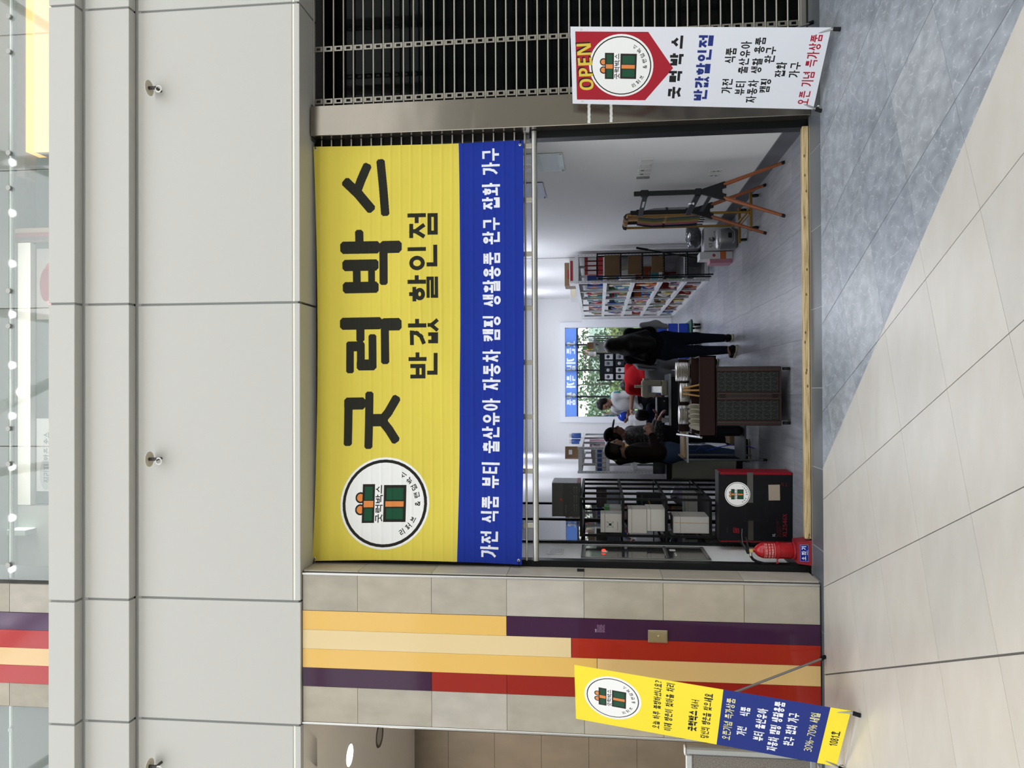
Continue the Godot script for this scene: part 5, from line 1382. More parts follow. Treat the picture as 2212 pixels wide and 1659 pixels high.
func left_rack() -> void:
	var t := thing("black_rack", "long black open metal rack with white cartons along the left side", "rack", V(-1.16, 0, -7.75))
	var blk := M("08090a", 0.5, 0.0, 0.3)
	var x0 := -0.165; var x1 := 0.165
	for k in 5:
		part("post", G().box(V(x1, 0.91, 0.75 - 0.375 * k), V(0.022, 1.82, 0.022)), blk, t)
		if k in [0, 4]: part("post", G().box(V(x0, 0.91, 0.75 - 0.375 * k), V(0.022, 1.82, 0.022)), blk, t)
	for y in [1.81, 1.43, 1.045, 0.655, 0.25]:
		for sx in [x0, x1]: part("shelf_bar", bx(V(0.02, 0.025, 1.5)), blk, t, V(sx, y, 0))
		for sz in [0.75, -0.75]: part("shelf_bar", bx(V(0.33, 0.025, 0.02)), blk, t, V(0, y, sz))
		if y < 1.8: part("shelf_board", G().mm(V(x0 + 0.012, y - 0.008, -0.73), V(x1 - 0.012, y + 0.003, 0.73)), M("2a2b2d", 0.5), t)
	var c := [["white drone carton with a propeller picture, on the black rack's top shelf", V(0.17, 0.2, 0.2), V(-1.22, 1.434, -7.13), "b9b7b0"], ["plain white carton lying on the black rack's second shelf", V(0.22, 0.17, 0.24), V(-1.2, 1.215, -7.16), "c2bfb6"], ["tall plain white carton standing on the black rack's second shelf", V(0.2, 0.165, 0.3), V(-1.19, 1.049, -7.2), "c6c3ba"], ["long white carton with a gold line on the black rack's third shelf", V(0.15, 0.32, 0.3), V(-1.23, 0.659, -7.2), "b5b2ab"], ["small green-topped carton behind the drone carton on the black rack", V(0.14, 0.16, 0.2), V(-1.2, 1.434, -7.5), "a9aaa8"], ["grey-blue carton at the far end of the black rack's top shelf", V(0.2, 0.13, 0.22), V(-1.16, 1.434, -8.1), "7d8796"], ["dark patterned carton standing on the black rack's top shelf", V(0.2, 0.24, 0.14), V(-1.16, 1.434, -8.34), "4c4640"], ["black toy carton with a gold key on the black rack's second shelf", V(0.2, 0.22, 0.2), V(-1.14, 1.049, -7.75), "1e2024"], ["flat white carton at the far end of the black rack's third shelf", V(0.22, 0.12, 0.3), V(-1.16, 0.659, -8.0), "a8a7a2"]]
	for q in c:
		var b := thing("carton", q[0], "carton", q[2], 0.0, "cartons on the black rack")
		var s: Vector3 = q[1]
		part("body", bx(s, 0.003), M(q[3], 0.55), b, V(0, s.y * 0.5, 0))
		part("lid_seam", bx(V(s.x + 0.002, 0.003, s.z + 0.002)), M("6d6c68", 0.6), b, V(0, s.y * 0.8, 0))
		if q[0].begins_with("white drone"):
			var p := Print.new(256, 256, Color("bcb9b1"))
			for a in 4: p.line([Vector2(110, 110), Vector2(110 + 62 * cos(0.8 + a * PI / 2), 110 + 62 * sin(0.8 + a * PI / 2))], 5, Color("3a3a3c"))
			p.disc(Vector2(110, 110), 18, 18, Color("202124")); p.ring(Vector2(110, 110), 46, 46, 3, Color("8a8986")); p.rect(20, 200, 150, 212, Color("8f8d92"))
			part("front_print", G().quad2(-0.08, 0.01, 0.08, 0.19, s.z * 0.5 + 0.001), print_mat(p), b)
		if q[0].begins_with("long white"): part("gold_line", bx(V(0.004, s.y * 0.96, 0.002)), M("b39066", 0.4), b, V(0.02, s.y * 0.5, s.z * 0.5 + 0.001))
		if q[0].begins_with("black toy"): part("gold_key", G().tube([V(-0.03, 0.08, 0.102), V(0.04, 0.11, 0.102)], 0.008, 6), M("a07a2c", 0.4, 0.5), b)
		if q[0].begins_with("small green"): part("green_top", bx(V(s.x + 0.003, 0.05, s.z + 0.003)), M("3c7a34", 0.5), b, V(0, s.y - 0.024, 0))
	var gb := thing("grey_carton", "dark grey carton with a red dot on top of the black rack", "carton", V(-1.05, 1.823, -7.5))
	part("body", bx(V(0.32, 0.27, 0.4), 0.003), M("4e4f4d", 0.55), gb, V(0, 0.135, 0))
	part("white_side", bx(V(0.003, 0.27, 0.4)), M("b9bbc0", 0.5), gb, V(0.1615, 0.135, 0))
	part("red_corner", bx(V(0.0035, 0.03, 0.4)), M("8d2a2c", 0.5), gb, V(0.162, 0.017, 0))
	part("red_dot", G().lathe([Vector2(0.014, 0), Vector2(0, 0.002)], 14, Transform3D(Basis(Vector3.RIGHT, PI / 2), V(0, 0.185, 0.2005))), M("b03424", 0.5), gb)
	var p3 := Print.new(256, 256, Color("4e4f4d"))
	for k in 2:
		for q in 3: p3.line([Vector2(40 + q * 70, 165 + 36 * k), Vector2(84 + q * 70, 165 + 36 * k)], 3, Color("8a8b88")); p3.disc(Vector2(88 + q * 70, 165 + 36 * k), 5, 5, Color("8a8b88"))
	p3.latin("SENSE", 20, 90, 36, 50, Color("80817e"), false)
	part("front_print", G().quad2(-0.155, 0.0, 0.155, 0.165, 0.2008), print_mat(p3), gb)
	var tw := thing("appliance_tower", "tall beige appliance with a black base and top standing beyond the black rack", "appliance", V(-0.925, 0, -9.3))
	part("base", bx(V(0.27, 0.06, 0.52), 0.006), M("17181a", 0.5), tw, V(0, 0.03, 0))
	part("body", bx(V(0.245, 0.74, 0.5), 0.012), M("8d8b80", 0.45), tw, V(0, 0.43, 0))
	part("top", bx(V(0.25, 0.06, 0.5), 0.008), M("1c1d1f", 0.3), tw, V(0, 0.83, 0))
	part("screen", bx(V(0.2, 0.14, 0.02), 0.004), M("22262b", 0.12), tw, V(0.0, 0.92, -0.1))
	var bl := thing("blue_cable", "bright blue cable dangling beside the beige appliance", "cable", V(-0.66, 0.45, -8.40))
	part("cable", G().tube([V(0, 0.25, 0), V(0.0, 0.16, 0.03), V(0.05, 0.1, 0.03), V(0.0, 0.04, 0.02), V(0.03, -0.05, 0), V(0.06, -0.2, 0), V(0.05, -0.38, 0.02), V(0.03, -0.444, 0.06)], 0.006, 6), M("2238b0", 0.4), bl)
	var pb := thing("lilac_bundle", "lilac cloth bundle in clear plastic lying behind the black rack", "bundle", V(-1.15, 0.659, -8.4))
	var f := Field.new(V(-0.17, -0.02, -0.17), V(0.17, 0.3, 0.17), 0.014, 70.0)
	var r2 := RandomNumberGenerator.new(); r2.seed = 9
	for k in 18: f.ell(V(r2.randf_range(-0.05, 0.05), r2.randf_range(0.07, 0.2), r2.randf_range(-0.08, 0.08)), V(0.06, 0.035, 0.025), Basis.from_euler(V(r2.randf() * 3, r2.randf() * 3, r2.randf() * 3)))
	f.ell(V(0, 0.055, 0), V(0.11, 0.05, 0.11))
	part("cloth", f.into(G()), M("8d86a0", 0.35), pb)

func crockery_trolley() -> void:
	var t := thing("tea_trolley", "dark red-brown wooden trolley cabinet with patterned doors and open top trays", "cabinet", V(-0.06, 0, -7.12))
	var wd := tri_mat(noise_tex(0.02, Color("1b0c0a"), Color("26120f"), 81, 256, 3), V(1, 6, 6), 0.45); var wd2 := M("20100e", 0.5, 0.0, 0.25)
	part("body", G().mm(V(-0.255, 0.085, -0.36), V(0.255, 0.634, 0.352), 0.004), wd, t)
	var p := Print.new(512, 1152, Color("2a2e2b"))
	for i in 5:
		for j in 8:
			var ch := "N" if (i + j) % 2 == 0 else "D"
			var c := Vector2(52 + i * 104, 72 + j * 144)
			p.latin(ch, c.x - 46, c.x + 46, c.y - 58, c.y + 58, Color("141716"))
			p.line([c + Vector2(-52, -72), c + Vector2(52, -72), c + Vector2(52, 72)], 6, Color("1a1d1c"))
	var pm := print_mat(p, 0.5)
	for sx in [-1.0, 1.0]:
		var d := part("door", G().mm(V(-0.115, 0.0, 0.0), V(0.115, 0.54, 0.012), 0.002), wd, t, V(sx * 0.123, 0.09, 0.352))
		part("panel", G().quad2(-0.085, 0.025, 0.085, 0.532, 0.0125), pm, d)
		part("moulding", G().mm(V(-0.093, 0.016, 0.012), V(-0.085, 0.54, 0.016)).mm(V(0.085, 0.016, 0.012), V(0.093, 0.54, 0.016)).mm(V(-0.093, 0.016, 0.012), V(0.093, 0.025, 0.016)), wd2, d)
		for y in [0.05, 0.49]: part("hinge", bx(V(0.008, 0.05, 0.008), 0.002), M("1a1010", 0.4), d, V(-sx * 0.113, y, 0.014))
		part("drop_leaf_rail", G().mm(V(-0.012, 0.0, -0.35), V(0.012, 0.54, 0.34), 0.003), wd, t, V(sx * 0.245, 0.09, 0.0))
	for k in 2:
		var z0: float = [0.375, -0.03][k]; var z1: float = [-0.02, -0.42][k]; var yb: float = [0.636, 0.775][k]; var yt: float = [0.778, 0.80][k]
		var tr := part("tray", G().mm(V(-0.35, yb, z1), V(0.35, yb + 0.012, z0)), wd2, t)
		part("front", G().mm(V(-0.35, yb, z0 - 0.014), V(0.35, yt, z0), 0.003), wd2 if k == 0 else wd, tr)
		part("back", G().mm(V(-0.35, yb, z1), V(0.35, [0.80, 0.875][k], z1 + 0.014), 0.003), wd2, tr)
		for sx in [-1.0, 1.0]: part("side", G().mm(V(sx * 0.35, yb, z1), V(sx * 0.336, yt, z0), 0.003), wd2, tr)
	part("front_groove", G().mm(V(-0.33, 0.655, 0.375), V(0.33, 0.66, 0.3765)).mm(V(-0.33, 0.755, 0.375), V(0.33, 0.76, 0.3765)), M("1d100e", 0.5), t)
	for sx in [-1.0, 1.0]:
		for sz in [0.3, -0.33]:
			var c := part("caster", G().lathe([Vector2(0.014, -0.012), Vector2(0.034, -0.012), Vector2(0.036, 0.0), Vector2(0.034, 0.012), Vector2(0.014, 0.012)], 18, Transform3D(Basis(Vector3.BACK, PI / 2), V(0, 0.036, 0))), M("1a1b1c", 0.5), t, V(sx * 0.235, 0, sz))
			part("fork", G().box(V(-0.018, 0.05, 0.0), V(0.004, 0.05, 0.03)).box(V(0.018, 0.05, 0.0), V(0.004, 0.05, 0.03)).box(V(0, 0.078, 0), V(0.04, 0.014, 0.04)), M("8d8f92", 0.3, 0.8), c)
	part("slide_arm", G().tube([V(-0.36, 0.76, 0.33), V(-0.37, 0.9, -0.3)], 0.012, 8), M("9a9c9e", 0.3, 0.6), t)
	# crockery in the trays: every piece a thing
	var pl := G().lathe([Vector2(0.0, 0.004), Vector2(0.05, 0.004), Vector2(0.062, 0.01), Vector2(0.088, 0.016), Vector2(0.09, 0.02), Vector2(0.06, 0.015), Vector2(0.048, 0.009), Vector2(0.0, 0.008)], 26).mesh()
	var cream := M("c9c3b2", 0.2)
	var pos_l := ["leftmost of the upright plates", "second from the left of the upright plates", "third from the left of the upright plates", "fourth from the left of the upright plates", "rightmost of the upright plates"]
	for k in 5:
		var o := single("plate", pl, cream, "cream plate on edge in the front tray, %s" % pos_l[k], "plate", V(-0.06 - 0.262 + 0.043 * k, 0.756, -6.94 - 0.015 * k), "upright plates in the trolley tray")
		o.basis = Basis(Vector3.UP, 0.35) * Basis(Vector3.BACK, PI / 2 - 0.22)
	var bowl := G().lathe([Vector2(0.0, 0.0), Vector2(0.03, 0.0), Vector2(0.034, 0.006), Vector2(0.06, 0.035), Vector2(0.07, 0.062), Vector2(0.067, 0.062), Vector2(0.056, 0.036), Vector2(0.03, 0.01), Vector2(0.0, 0.008)], 24).mesh()
	var bw := [["cream bowl tilted at the left, behind the spotted cups in the front tray", V(-0.062, 0.682, -6.965), 0.75], ["cream bowl tilted at the right, behind the spotted cups in the front tray", V(0.04, 0.682, -6.965), 0.6]]
	for q in bw:
		var o := single("bowl", bowl, cream, q[0], "bowl", q[1], "bowls in the trolley tray")
		o.basis = Basis(Vector3.RIGHT, q[2]) * Basis.from_scale(V(0.7, 0.7, 0.7))
	var st := [["stack of cream plates wrapped in film at the right of the front tray", V(0.172, 0.65, -6.95), 6], ["stack of cream plates wrapped in film at the right of the rear tray", V(0.165, 0.789, -7.3), 9], ["low stack of cream plates at the middle of the rear tray", V(-0.03, 0.789, -7.3), 6], ["low stack of cream plates at the left of the rear tray", V(-0.24, 0.789, -7.32), 7]]
	for q in st:
		for k in q[2]:
			var nth: String = ["first", "second", "third", "fourth", "fifth", "sixth", "seventh", "eighth", "ninth"][k]
			single("plate", pl, cream if k % 2 else M("bdb6a4", 0.2), "%s plate up, %s" % [nth if k else "first", q[0].replace("low stack of cream plates", "stack").replace("stack of cream plates wrapped in film", "stack")], "plate", q[1] + V(0, 0.014 * k, 0), "stacked plates in the trolley trays")
	var sp := [["wooden spoon in the front tray, rightmost of three", V(0.05, 0.683, -7.09), 0.2], ["wooden spoon in the front tray, leftmost of three", V(-0.07, 0.683, -7.09), -0.15], ["wooden spoon in the front tray, middle of three", V(-0.01, 0.683, -7.075), 0.0]]
	for q in sp:
		var o := thing("wooden_spoon", q[0], "spoon", q[1], 0.0, "wooden spoons in the trolley tray")
		o.rotation.z = q[2]
		part("handle", G().tube([V(0, 0, 0), V(0, 0.2, 0)], 0.009, 8), M("a27a45", 0.6), o)
		part("bowl", G().ball(V(0, 0.0, 0), V(0.022, 0.03, 0.01), Basis(), 12, 8), M("a27a45", 0.6), o)
	var ck := ["spotted cup at the front of the trolley tray, the left one", "spotted cup at the front of the trolley tray, the right one"]
	for k in 2:
		var o := thing("cup", ck[k], "cup", V([-0.06, 0.036][k], 0.6495, -6.83), 0.0, "spotted cups")
		part("cup", G().lathe([Vector2(0, 0), Vector2(0.032, 0), Vector2(0.04, 0.05), Vector2(0.042, 0.085), Vector2(0.039, 0.085), Vector2(0.034, 0.01), Vector2(0, 0.01)], 20), cream, o)
		var dots := G()
		for i in 18:
			var a := i * 2.4; var y := 0.02 + 0.055 * fposmod(i * 0.37, 1.0)
			dots.ball(V(cos(a) * (0.034 + y * 0.09), y, sin(a) * (0.034 + y * 0.09)), V(0.006, 0.006, 0.006), Basis(), 6, 4)
		part("spots", dots, M("302c2a", 0.4), o).set_meta("kind", "stuff")

func crates() -> void:
	var t := thing("platform_trolley", "green flat platform trolley carrying blue crates behind the standing woman", "trolley", V(0.74, 0, -12.9))
	part("platform", bx(V(0.72, 0.05, 0.9), 0.01), M("1c5a42", 0.5), t, V(0, 0.155, 0))
	part("bumper", bx(V(0.76, 0.03, 0.94), 0.008), M("154a36", 0.5), t, V(0, 0.155, 0))
	for sx in [-0.3, 0.3]:
		for sz in [0.36, -0.36]:
			var c := part("wheel", G().lathe([Vector2(0.0, -0.016), Vector2(0.05, -0.016), Vector2(0.056, 0.0), Vector2(0.05, 0.016), Vector2(0.0, 0.016)], 18, Transform3D(Basis(Vector3.BACK, PI / 2), V(0, 0.056, 0))), M("19191a", 0.5), t, V(sx, 0, sz))
			part("fork", bx(V(0.05, 0.05, 0.05), 0.004), M("9a9c9e", 0.35, 0.7), c, V(0, 0.105, 0))
	part("push_bar", G().tube([V(-0.3, 0.18, -0.44), V(-0.3, 0.95, -0.46), V(0.3, 0.95, -0.46), V(0.3, 0.18, -0.44)], 0.014, 8), M("c9cbcd", 0.3, 0.5), t)
	var nm := ["lowest", "second", "third", "topmost"]
	for k in 4:
		var o := thing("blue_crate", "blue plastic crate with a white band on the green trolley, %s of its stack" % nm[k], "crate", V(0.75, 0.181 + 0.172 * k, -12.85), 0.0, "blue crates on the green trolley")
		part("body", bx(V(0.64, 0.165, 0.5), 0.008), M("1a3fb4", 0.4), o, V(0, 0.0825, 0))
		part("band", bx(V(0.65, 0.018, 0.51), 0.004), M("b9c4d8", 0.4), o, V(0, 0.162, 0))
		part("grip", bx(V(0.12, 0.03, 0.006), 0.002), M("12308c", 0.5), o, V(0, 0.11, 0.251))

func counter() -> void:
	var t := thing("counter", "low dark counter with a metal edge in the middle of the shop", "counter", V(-0.12, 0, -10.2))
	part("body", G().mm(V(-0.42, 0.0, -0.3), V(0.28, 0.72, 0.25), 0.006), M("1b1e24", 0.5), t)
	part("worktop", G().mm(V(-0.46, 0.72, -0.34), V(0.32, 0.75, 0.29), 0.005), M("4d545c", 0.3), t)
	part("edge", G().mm(V(-0.46, 0.722, 0.29), V(0.32, 0.748, 0.296)), M("9a9ea2", 0.25, 0.8), t)
	var o := thing("sewing_machine", "beige sewing machine standing on the dark counter", "machine", V(0.02, 0.751, -10.15))
	var bg := M("a39f8c", 0.4)
	part("bed", bx(V(0.2, 0.07, 0.17), 0.01), bg, o, V(0, 0.035, 0))
	part("pillar", bx(V(0.08, 0.24, 0.13), 0.012), bg, o, V(0.06, 0.19, 0))
	part("arm", bx(V(0.22, 0.09, 0.12), 0.015), bg, o, V(-0.01, 0.285, 0))
	part("head", bx(V(0.055, 0.11, 0.11), 0.01), bg, o, V(-0.09, 0.2, 0))
	part("hand_wheel", G().tube([V(0.1, 0.27, 0), V(0.125, 0.27, 0)], 0.045, 16), M("8f8b7a", 0.4), o)
	part("spool_pin", G().tube([V(0.02, 0.32, 0), V(0.02, 0.42, 0)], 0.02, 10), M("b5b1a0", 0.4), o)
	var b := thing("black_till", "black box-shaped till on the dark counter beside the sewing machine", "till", V(-0.22, 0.751, -10.15))
	part("body", bx(V(0.24, 0.14, 0.3), 0.008), M("14171d", 0.4), b, V(0, 0.07, 0))
	part("drawer", bx(V(0.22, 0.07, 0.01), 0.003), M("1d222a", 0.35), b, V(0, 0.05, 0.152))
	part("lock", G().tube([V(0.07, 0.05, 0.155), V(0.07, 0.05, 0.163)], 0.008, 10), M("a9abad", 0.3, 0.8), b)
	var pp := thing("paper_cup", "white paper cup on the worktop beside the black till", "cup", V(-0.4, 0.751, -10.05))
	part("cup", G().lathe([Vector2(0, 0), Vector2(0.026, 0), Vector2(0.036, 0.085), Vector2(0.033, 0.085), Vector2(0.0, 0.01)], 18), M("cfcfcc", 0.5), pp)
	# small table between the couple and the trolley
	var tb := thing("glass_table", "small wheeled table with a steel frame and a wooden tray between trolley and couple", "table", V(-0.50, 0, -8.02))
	var stl := M("6d7073", 0.35, 0.6)
	for sx in [-0.2, 0.2]:
		for sz in [-0.28, 0.28]: part("leg", G().tube([V(sx, 0.04, sz), V(sx, 0.76, sz)], 0.011, 8), stl, tb)
	part("top", G().mm(V(-0.23, 0.76, -0.31), V(0.23, 0.775, 0.31), 0.004), M("a9acae", 0.25, 0.5), tb)
	part("lower_shelf", G().mm(V(-0.21, 0.2, -0.29), V(0.21, 0.215, 0.29), 0.003), M("3a3d40", 0.4), tb)
	for sx in [-0.2, 0.2]: part("caster", G().tube([V(sx - 0.01, 0.021, 0.28), V(sx + 0.01, 0.021, 0.28)], 0.02, 12), M("1a1b1c", 0.5), tb)
	var wt := thing("wooden_tray", "wooden tray with papers lying on the steel-framed table", "tray", V(-0.56, 0.776, -8.0))
	part("board", bx(V(0.26, 0.02, 0.34), 0.004), M("8a6d48", 0.6), wt, V(0, 0.01, 0))
	part("rim", G().box(V(0.125, 0.03, 0), V(0.012, 0.024, 0.34)).box(V(-0.125, 0.03, 0), V(0.012, 0.024, 0.34)), M("7a5f3e", 0.6), wt)
	var bd := thing("black_fabric", "dark folded fabric hanging at the end of the steel-framed table", "fabric", V(-0.42, 0.216, -7.95))
	part("fold", bx(V(0.1, 0.3, 0.3), 0.03), M("1a1b1f", 0.8), bd, V(0, 0.15, 0))
	var wb := thing("wood_stump_box", "brown wooden box on the floor between the trolley and the beige appliance", "box", V(-0.52, 0, -9.25))
	part("body", bx(V(0.26, 0.11, 0.3), 0.015), M("6d5b42", 0.7), wb, V(0, 0.055, 0))
	part("lid", bx(V(0.24, 0.02, 0.28), 0.008), M("7d694c", 0.7), wb, V(0, 0.12, 0))

func back_room() -> void:
	var hs := [1.75, 1.35, 0.95, 0.5, 0.1]
	goods_shelf("white goods shelf in the back room at the right of its window", 1.0, 1.42, -20.2, 0.9, 3, hs, 1.9)
	fill(-1.0, 1.0, -20.2, 0.9, 3, hs, "the back-room shelf", "goods on the back-room shelf", 3, 0.3, 2.2)
	goods_shelf("white goods shelf in the back room at the left of its window", -1.1, -0.62, -20.0, 1.0, 3, [1.2, 0.8, 0.4], 1.3)
	fill(1.0, -0.62, -20.0, 1.0, 3, [1.2, 0.8, 0.4], "the low back-room shelf", "goods on the low back-room shelf", 3, 0.3, 1.6)
	# hangers with small appliances and shoes: a pegged display in the middle
	var t := thing("display_stand", "black wire display stand in the back room before the window", "display", V(0.55, 0, -18.6))
	part("base", bx(V(0.7, 0.04, 0.4), 0.006), M("1a1b1d", 0.5), t, V(0, 0.02, 0))
	for sx in [-0.32, 0.32]: part("post", G().box(V(sx, 0.85, 0), V(0.03, 1.65, 0.03)), M("1a1b1d", 0.5), t)
	part("grid", G().box(V(0, 0.9, 0), V(0.64, 1.4, 0.01)), M("2b2d30", 0.6), t)
	var nm := ["top", "second", "third", "lowest"]; var cn := ["left", "middle-left", "middle-right", "right"]
	for r in 4:
		for c in 4:
			var o := thing("boxed_gadget", "%s boxed gadget on the wire display's %s row, %s column" % [["white", "dark", "grey", "black and white"][(r * 3 + c) % 4], nm[r], cn[c]], "package", V(0.31 + 0.16 * c, 1.38 - 0.27 * r, -18.52), 0.0, "boxed gadgets on the wire display")
			part("pack", bx(V(0.13, 0.2, 0.1), 0.006), M(["c4c6ca", "2b2e33", "8d9096", "b3b5b9"][(r * 3 + c) % 4], 0.4), o)
			part("picture", G().lathe([Vector2(0.04, 0), Vector2(0.03, 0.01), Vector2(0, 0.012)], 14, Transform3D(Basis(Vector3.RIGHT, PI / 2), V(0, 0.02, 0.0505))), M(["33363b", "a9acb2", "43464b", "1f2124"][(r * 3 + c) % 4], 0.4), o)
	var bt := thing("blue_tub", "blue tub standing on the floor behind the child in the back room", "tub", V(-0.25, 0, -18.4))
	part("body", G().lathe([Vector2(0, 0), Vector2(0.16, 0), Vector2(0.2, 0.7), Vector2(0.21, 0.72), Vector2(0.19, 0.72), Vector2(0.15, 0.03), Vector2(0, 0.03)], 24), M("2550a8", 0.4), bt)
	var bc := thing("brown_carton", "brown carton standing on the blue tub in the back room", "carton", V(-0.25, 0.722, -18.4))
	part("body", bx(V(0.34, 0.3, 0.3), 0.003), M("8a6a48", 0.7), bc, V(0, 0.15, 0))
	part("tape", bx(V(0.05, 0.302, 0.302)), M("a8895f", 0.4), bc, V(0, 0.15, 0))

func inside_things() -> void:
	wall_fittings(); easel(); umbrella_rack(); right_clutter(); monitor_box(); left_rack(); crockery_trolley(); crates(); counter()
	var hs := [1.56, 1.14, 0.73, 0.37, 0.06]
	goods_shelf("long white goods shelf along the right wall, stocked with snacks", 1.6, 2.04, -11.55, 1.05, 5, [1.985, 1.56, 1.14, 0.73, 0.37, 0.06], 2.0)
	fill(-1.0, 1.6, -11.6, 1.04, 5, hs, "the long right-hand shelf", "goods on the long right-hand shelf", 5, 0.34, 1.985)
	# what the near end of that shelf shows
	for k in 4:
		var o := good("carton", 0, 1, V(0.06, 0.28, 0.09), V(1.93, 1.5605, -11.65 - 0.001 * k), V(0, 0, 1), "red and white carton, %s from the wall at the long shelf's near end" % ["first", "second", "third", "fourth"][k], "red cartons at the shelf's near end")
		o.position = V(1.98 - 0.07 * k, 1.5605, -11.64)
	var tops := [["brown carton with red print on top of the long right-hand shelf", 3, 0, V(0.36, 0.17, 0.4), V(1.8, 1.986, -12.1), "6f5842"], ["flat red and white carton at the near end of the long shelf's top", 1, 0, V(0.38, 0.085, 0.3), V(1.8, 1.986, -11.72), ""], ["small red and white carton on the long shelf's top, behind the brown one", 1, 0, V(0.2, 0.13, 0.3), V(1.78, 1.986, -12.7), ""], ["white bundled packet on the long shelf's top, farthest back", 1, 11, V(0.3, 0.15, 0.5), V(1.78, 1.986, -14.0), ""]]
	for q in tops:
		var o := good("carton", q[1], q[2], q[3], q[4], V(0, 0, 1), q[0], "")
	goods_shelf("white goods shelf along the left wall behind the couple", -1.2, -0.82, -11.0, 1.13, 3, [1.935, 1.54, 1.15, 0.75, 0.35], 1.945)
	fill(1.0, -0.82, -11.05, 1.1, 3, [1.54, 1.15, 0.75, 0.35], "the left-hand shelf", "goods on the left-hand shelf", 4, 0.28, 1.935)
	for k in 5: good("carton", 1, 5, V(0.062, 0.15, 0.12), V(-1.15 + 0.068 * k, 1.5405, -11.09), V(0, 0, 1), "white and blue carton at the left shelf's near end, %s from the left" % ["first", "second", "third", "fourth", "fifth"][k], "white and blue cartons on the left shelf")
	good("carton", 3, 1, V(0.18, 0.2, 0.06), V(-0.93, 1.936, -11.3), V(0.4, 0, 1), "dark brown book-like carton on top of the left-hand shelf", "")
	for k in 2: good("tub", 5, 1, V(0.09, 0.2, 0.09), V(-0.88 + 0.1 * k, 1.936, -13.0), V(0, 0, 1), "blue and white bottle on top of the left-hand shelf, the %s one" % ["left", "right"][k], "blue bottles on the left shelf")
	back_room()

# A figure: one continuous body (trunk, limbs, head with a face, hands with fingers), with hair, clothes and shoes as parts.
# All joints are given in the figure's own space: feet on y = 0, the figure's root under it.
func hand(g: Geo, wr: Vector3, dir: Vector3, palm: Vector3, curl: float, sc: float, thumb_side: float) -> void:
	# dir: wrist to fingertips; palm: the way the palm looks; curl in radians per joint
	dir = dir.normalized()
	var side := dir.cross(palm).normalized() * thumb_side
	palm = side.cross(dir).normalized() * thumb_side
	if palm.dot(side.cross(dir)) < 0.0: palm = -palm
	var f := Field.new(wr - Vector3.ONE * 0.13, wr + Vector3.ONE * 0.13, 0.005, 220.0)
	var L := 0.085 * sc
	f.cap(wr - dir * 0.02, wr + dir * L * 0.4, 0.021 * sc, 0.026 * sc)
	for k in 4:
		var s := (1.5 - k) * 0.0185 * sc
		f.cap(wr + dir * L * 0.25 + side * s * 0.7, wr + dir * L * 0.92 + side * s, 0.014 * sc, 0.0105 * sc)
		var p := wr + dir * L * 0.95 + side * s
		var d := dir
		var ln: float = [0.034, 0.038, 0.036, 0.028][k] * sc
		for j in 3:
			d = (d * cos(curl) + palm * sin(curl)).normalized()
			var q: Vector3 = p + d * ln * [1.0, 0.72, 0.6][j] + side * s * 0.06
			f.cap(p, q, 0.0098 * sc, 0.0088 * sc)
			p = q
	var t0 := wr + dir * L * 0.25 + side * 0.026 * sc
	var td := (dir * 0.75 + side * 0.8 + palm * 0.35).normalized()
	var t1 := t0 + td * 0.034 * sc
	f.cap(wr + dir * 0.012 + side * 0.012, t0, 0.017 * sc, 0.013 * sc)
	f.cap(t0, t1, 0.0125 * sc, 0.011 * sc)
	f.cap(t1, t1 + (td * 0.6 + dir * 0.6 + palm * 0.3).normalized() * 0.03 * sc, 0.0108 * sc, 0.0092 * sc)
	f.into(g)

